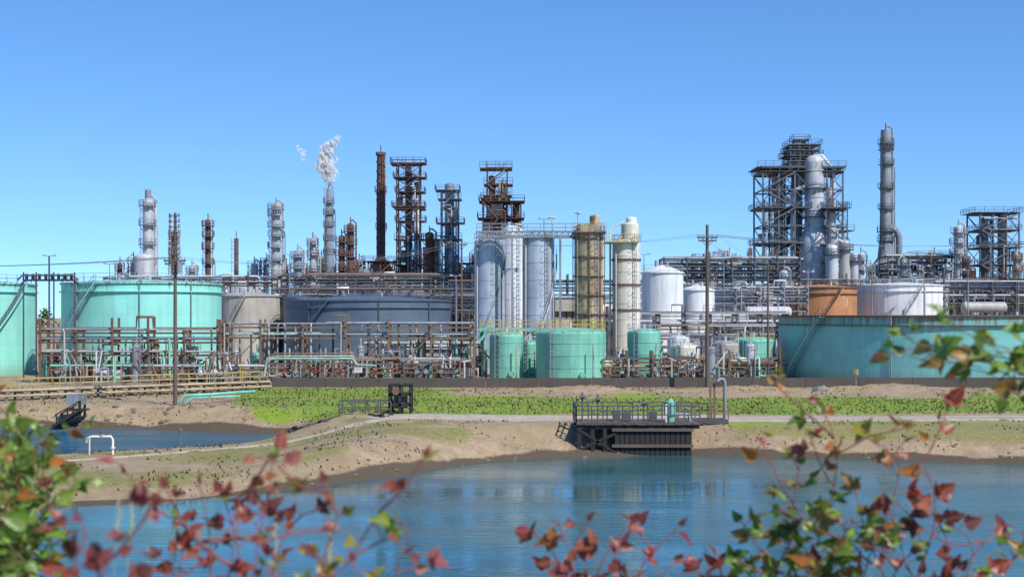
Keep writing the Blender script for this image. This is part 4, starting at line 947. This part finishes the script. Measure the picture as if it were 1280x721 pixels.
for K,pal in (([(900,860,3.4),(930,730,3.4),(950,690,3.4),(925,650,3.4)],GREEN+ORG),([(980,860,3.4),(1010,720,3.4),(1040,620,3.4),(1045,560,3.4),(1030,515,3.4)],RED[:1]+ORG*2+GREEN[:1]),
  ([(940,860,3.3),(960,740,3.3),(1000,660,3.3),(1040,640,3.3)],GREEN*2),([(1060,860,3.5),(1080,720,3.5),(1110,640,3.5),(1125,580,3.5),(1100,555,3.5)],RED+ORG),
  ([(1100,860,3.4),(1150,720,3.4),(1170,640,3.4),(1160,590,3.4),(1135,570,3.4)],RED+ORG[:1]),([(1150,860,3.4),(1200,740,3.4),(1215,680,3.4),(1180,650,3.4)],RED+GREEN[:1]),
  ([(970,860,3.3),(985,740,3.3),(990,640,3.3),(1000,580,3.3)],GREEN+ORG[2:]),([(1050,860,3.3),(1040,740,3.3),(1010,690,3.3),(960,670,3.3)],GREEN),
  ([(1180,860,3.5),(1240,740,3.5),(1275,690,3.5)],GREEN+ORG),([(1020,860,3.3),(1030,730,3.3),(1060,690,3.3),(1095,680,3.3)],GREEN+RED),([(880,860,3.4),(905,740,3.4),(895,690,3.4)],GREEN+ORG+RED),([(1120,860,3.3),(1110,740,3.3),(1080,660,3.3),(1070,610,3.3)],ORG+RED),
  ([(1000,860,3.2),(1000,740,3.2),(1060,670,3.2)],GREEN*2+ORG),([(1080,860,3.3),(1100,750,3.3),(1140,690,3.3)],GREEN*2+RED),([(930,860,3.4),(960,760,3.4),(930,710,3.4)],GREEN+ORG),
  ([(1010,860,3.3),(1020,760,3.3),(1040,690,3.3),(1075,640,3.3)],GREEN*2),([(960,860,3.2),(985,770,3.2),(1015,720,3.2)],GREEN*2+ORG[:1]),([(1150,860,3.3),(1170,760,3.3),(1200,710,3.3)],GREEN+RED)): p.vine(K,.048,pal,.035,r0=.004,twigs=.2)
p.build('mixed_leaf_shrub')
p=Plant(7)
for K in ([(1420,800,3.1),(1345,560,3.1),(1260,470,3.1),(1190,430,3.1),(1105,445,3.1)],[(1430,800,3.1),(1360,520,3.1),(1290,450,3.1),(1225,425,3.1),(1185,405,3.1)],[(1410,820,3.1),(1350,600,3.1),(1290,510,3.1),(1225,460,3.1),(1195,465,3.1)],[(1440,820,3.0),(1370,560,3.0),(1310,500,3.0),(1265,480,3.0),(1255,500,3.0)],[(1430,810,3.0),(1340,500,3.0),(1285,440,3.0),(1240,445,3.0)],[(1430,810,3.0),(1350,520,3.0),(1270,450,3.0),(1170,455,3.0),(1130,440,3.0)]): p.vine(K,.048,GREEN*3+[ORG[1],RED[1]],.032,r0=.005,scol=(.16,.10,.06),twigs=.1)
p.build('overhanging_branch')
p=Plant(8)
for k in range(4):
    x=R_.choice([R_.uniform(90,180),R_.uniform(370,460)]); d=R_.uniform(2.3,2.7); t=R_.uniform(620,690); a=W(x,820,d); b_=W(x+R_.uniform(-70,70),t,d); a.z=hz(a.x,a.y)-.03
    p.stem([a,a.lerp(b_,.5)+Vector((R_.uniform(-.03,.03),0,0)),b_],.0010,.0005,(.42,.36,.16))
    for j in range(7): q=b_-Vector((0,0,j*.009)); s_=Vector((R_.uniform(-1,1)*.009,0,.012)); p.stem([q,q+s_*.5,q+s_],.0018,.0004,(.45,.40,.22))
p.build('dry_grass_stalks')
# ------------------------------------------------------------ steam plume
m,nt,b=newmat('steam'); b.inputs['Base Color'].default_value=(.98,.98,.98,1); b.inputs['Roughness'].default_value=1; b.inputs['Specular IOR Level'].default_value=0
tr=N(nt,'ShaderNodeBsdfTranslucent'); tr.inputs[0].default_value=(.98,.98,.98,1); ms=N(nt,'ShaderNodeMixShader'); ms.inputs[0].default_value=.45
nt.links.new(b.outputs[0],ms.inputs[1]); nt.links.new(tr.outputs[0],ms.inputs[2])
tc=N(nt,'ShaderNodeTexCoord').outputs['Object']; al=ramp(nt,noise_(nt,tc,1.4,6,.75,(1,1,.7)),.40,.72)
tp=N(nt,'ShaderNodeBsdfTransparent'); m2=N(nt,'ShaderNodeMixShader'); nt.links.new(al,m2.inputs[0]); nt.links.new(tp.outputs[0],m2.inputs[1]); nt.links.new(ms.outputs[0],m2.inputs[2])
nt.links.new(m2.outputs[0],nt.nodes['Material Output'].inputs[0]); M['steam']=m
def plume(pts,seed,nb=14):
    # many thin curled wisps: small stretched shells, semi-transparent through their noise
    r=random.Random(seed); mb=MB(); d=330
    for px_,py_,rp in pts:
        for k in range(nb):
            a=r.uniform(0,6.28); q=rp*math.sqrt(r.random()); c=W(px_+q*math.cos(a),py_+q*math.sin(a)*.8,d)+Vector((0,r.uniform(-1,1)*S(rp,d)*.6,0)); R=S(rp,d)*r.uniform(.15,.42); st=r.uniform(1.0,1.8); tl=r.uniform(-.7,.7)
            n_=14; prof=[(max(.02,R*math.sin(t)),c.z-R*math.cos(t)) for t in np.linspace(0.02,math.pi-.02,9)]
            o=len(mb.v); mb.lathe(c.x,c.y,prof,'steam',n_)
            for i in range(o,len(mb.v)):
                w_=Vector(mb.v[i]); v=w_-c; v.z*=st; v.x+=v.z*tl; f=1+.16*math.sin(w_.x*7+a)+.16*math.sin(w_.z*8+2*a)+.1*math.sin(w_.y*9); mb.v[i]=tuple(c+v*f)
    mb.build('steam_plume',tuple(W(pts[0][0],pts[0][1],d)))
plume([(411,233,2),(411,229,3.5),(412,224,6),(411,218,9),(409,213,11),(407,207,11),(405,201,9),(406,195,8),(409,189,8),(411,184,7),(416,179,5),(421,175,3.5),(424,171,2)],3,22)
plume([(371,183,2),(374,186,3.5),(377,190,4.5),(379,195,3.5),(380,200,2)],4,8)
# ------------------------------------------------------------ world, sun, camera
el=math.radians(46); az=math.radians(138)
sd=Vector((math.sin(az)*math.cos(el),math.cos(az)*math.cos(el),math.sin(el)))
w=bpy.data.worlds.new('World'); scene.world=w; w.use_nodes=True; nt=w.node_tree; bg=nt.nodes['Background']
sk=N(nt,'ShaderNodeTexSky',sky_type='NISHITA'); sk.sun_disc=False; sk.sun_elevation=el; sk.sun_rotation=az; sk.altitude=200; sk.air_density=1.0; sk.dust_density=0.1; sk.ozone_density=3.0
tc=N(nt,'ShaderNodeTexCoord').outputs['Generated']
va=N(nt,'ShaderNodeVectorMath',operation='MULTIPLY_ADD'); nt.links.new(tc,va.inputs[0]); va.inputs[1].default_value=(1,1,1.25); va.inputs[2].default_value=(0,0,.085); vn=N(nt,'ShaderNodeVectorMath',operation='NORMALIZE'); nt.links.new(va.outputs[0],vn.inputs[0]); nt.links.new(vn.outputs[0],sk.inputs['Vector'])
hs=N(nt,'ShaderNodeHueSaturation'); hs.inputs['Saturation'].default_value=1.15; nt.links.new(sk.outputs[0],hs.inputs['Color'])
cc_=mixc(nt,1.0,hs.outputs[0],(0.95,1.13,1.32),'MULTIPLY')
nt.links.new(cc_,bg.inputs[0]); bg.inputs[1].default_value=0.15
L=bpy.data.lights.new('sun','SUN'); L.energy=5.0; L.angle=math.radians(.53); L.color=(1,.95,.87); lo=bpy.data.objects.new('sun',L); lo.rotation_euler=(-sd).to_track_quat('-Z','Y').to_euler(); scene.collection.objects.link(lo)
cam=bpy.data.cameras.new('camera'); cam.lens=50; cam.sensor_width=36; cam.clip_end=12000; cam.clip_start=.05; cam.shift_y=(HY-360.5)/1280
cam.dof.use_dof=True; cam.dof.focus_distance=170; cam.dof.aperture_fstop=5.6
co=bpy.data.objects.new('camera',cam); co.location=(0,0,H); co.rotation_euler=(math.pi/2,0,0); scene.collection.objects.link(co); scene.camera=co
scene.view_settings.view_transform='Standard'; scene.view_settings.look='None'; scene.view_settings.exposure=0
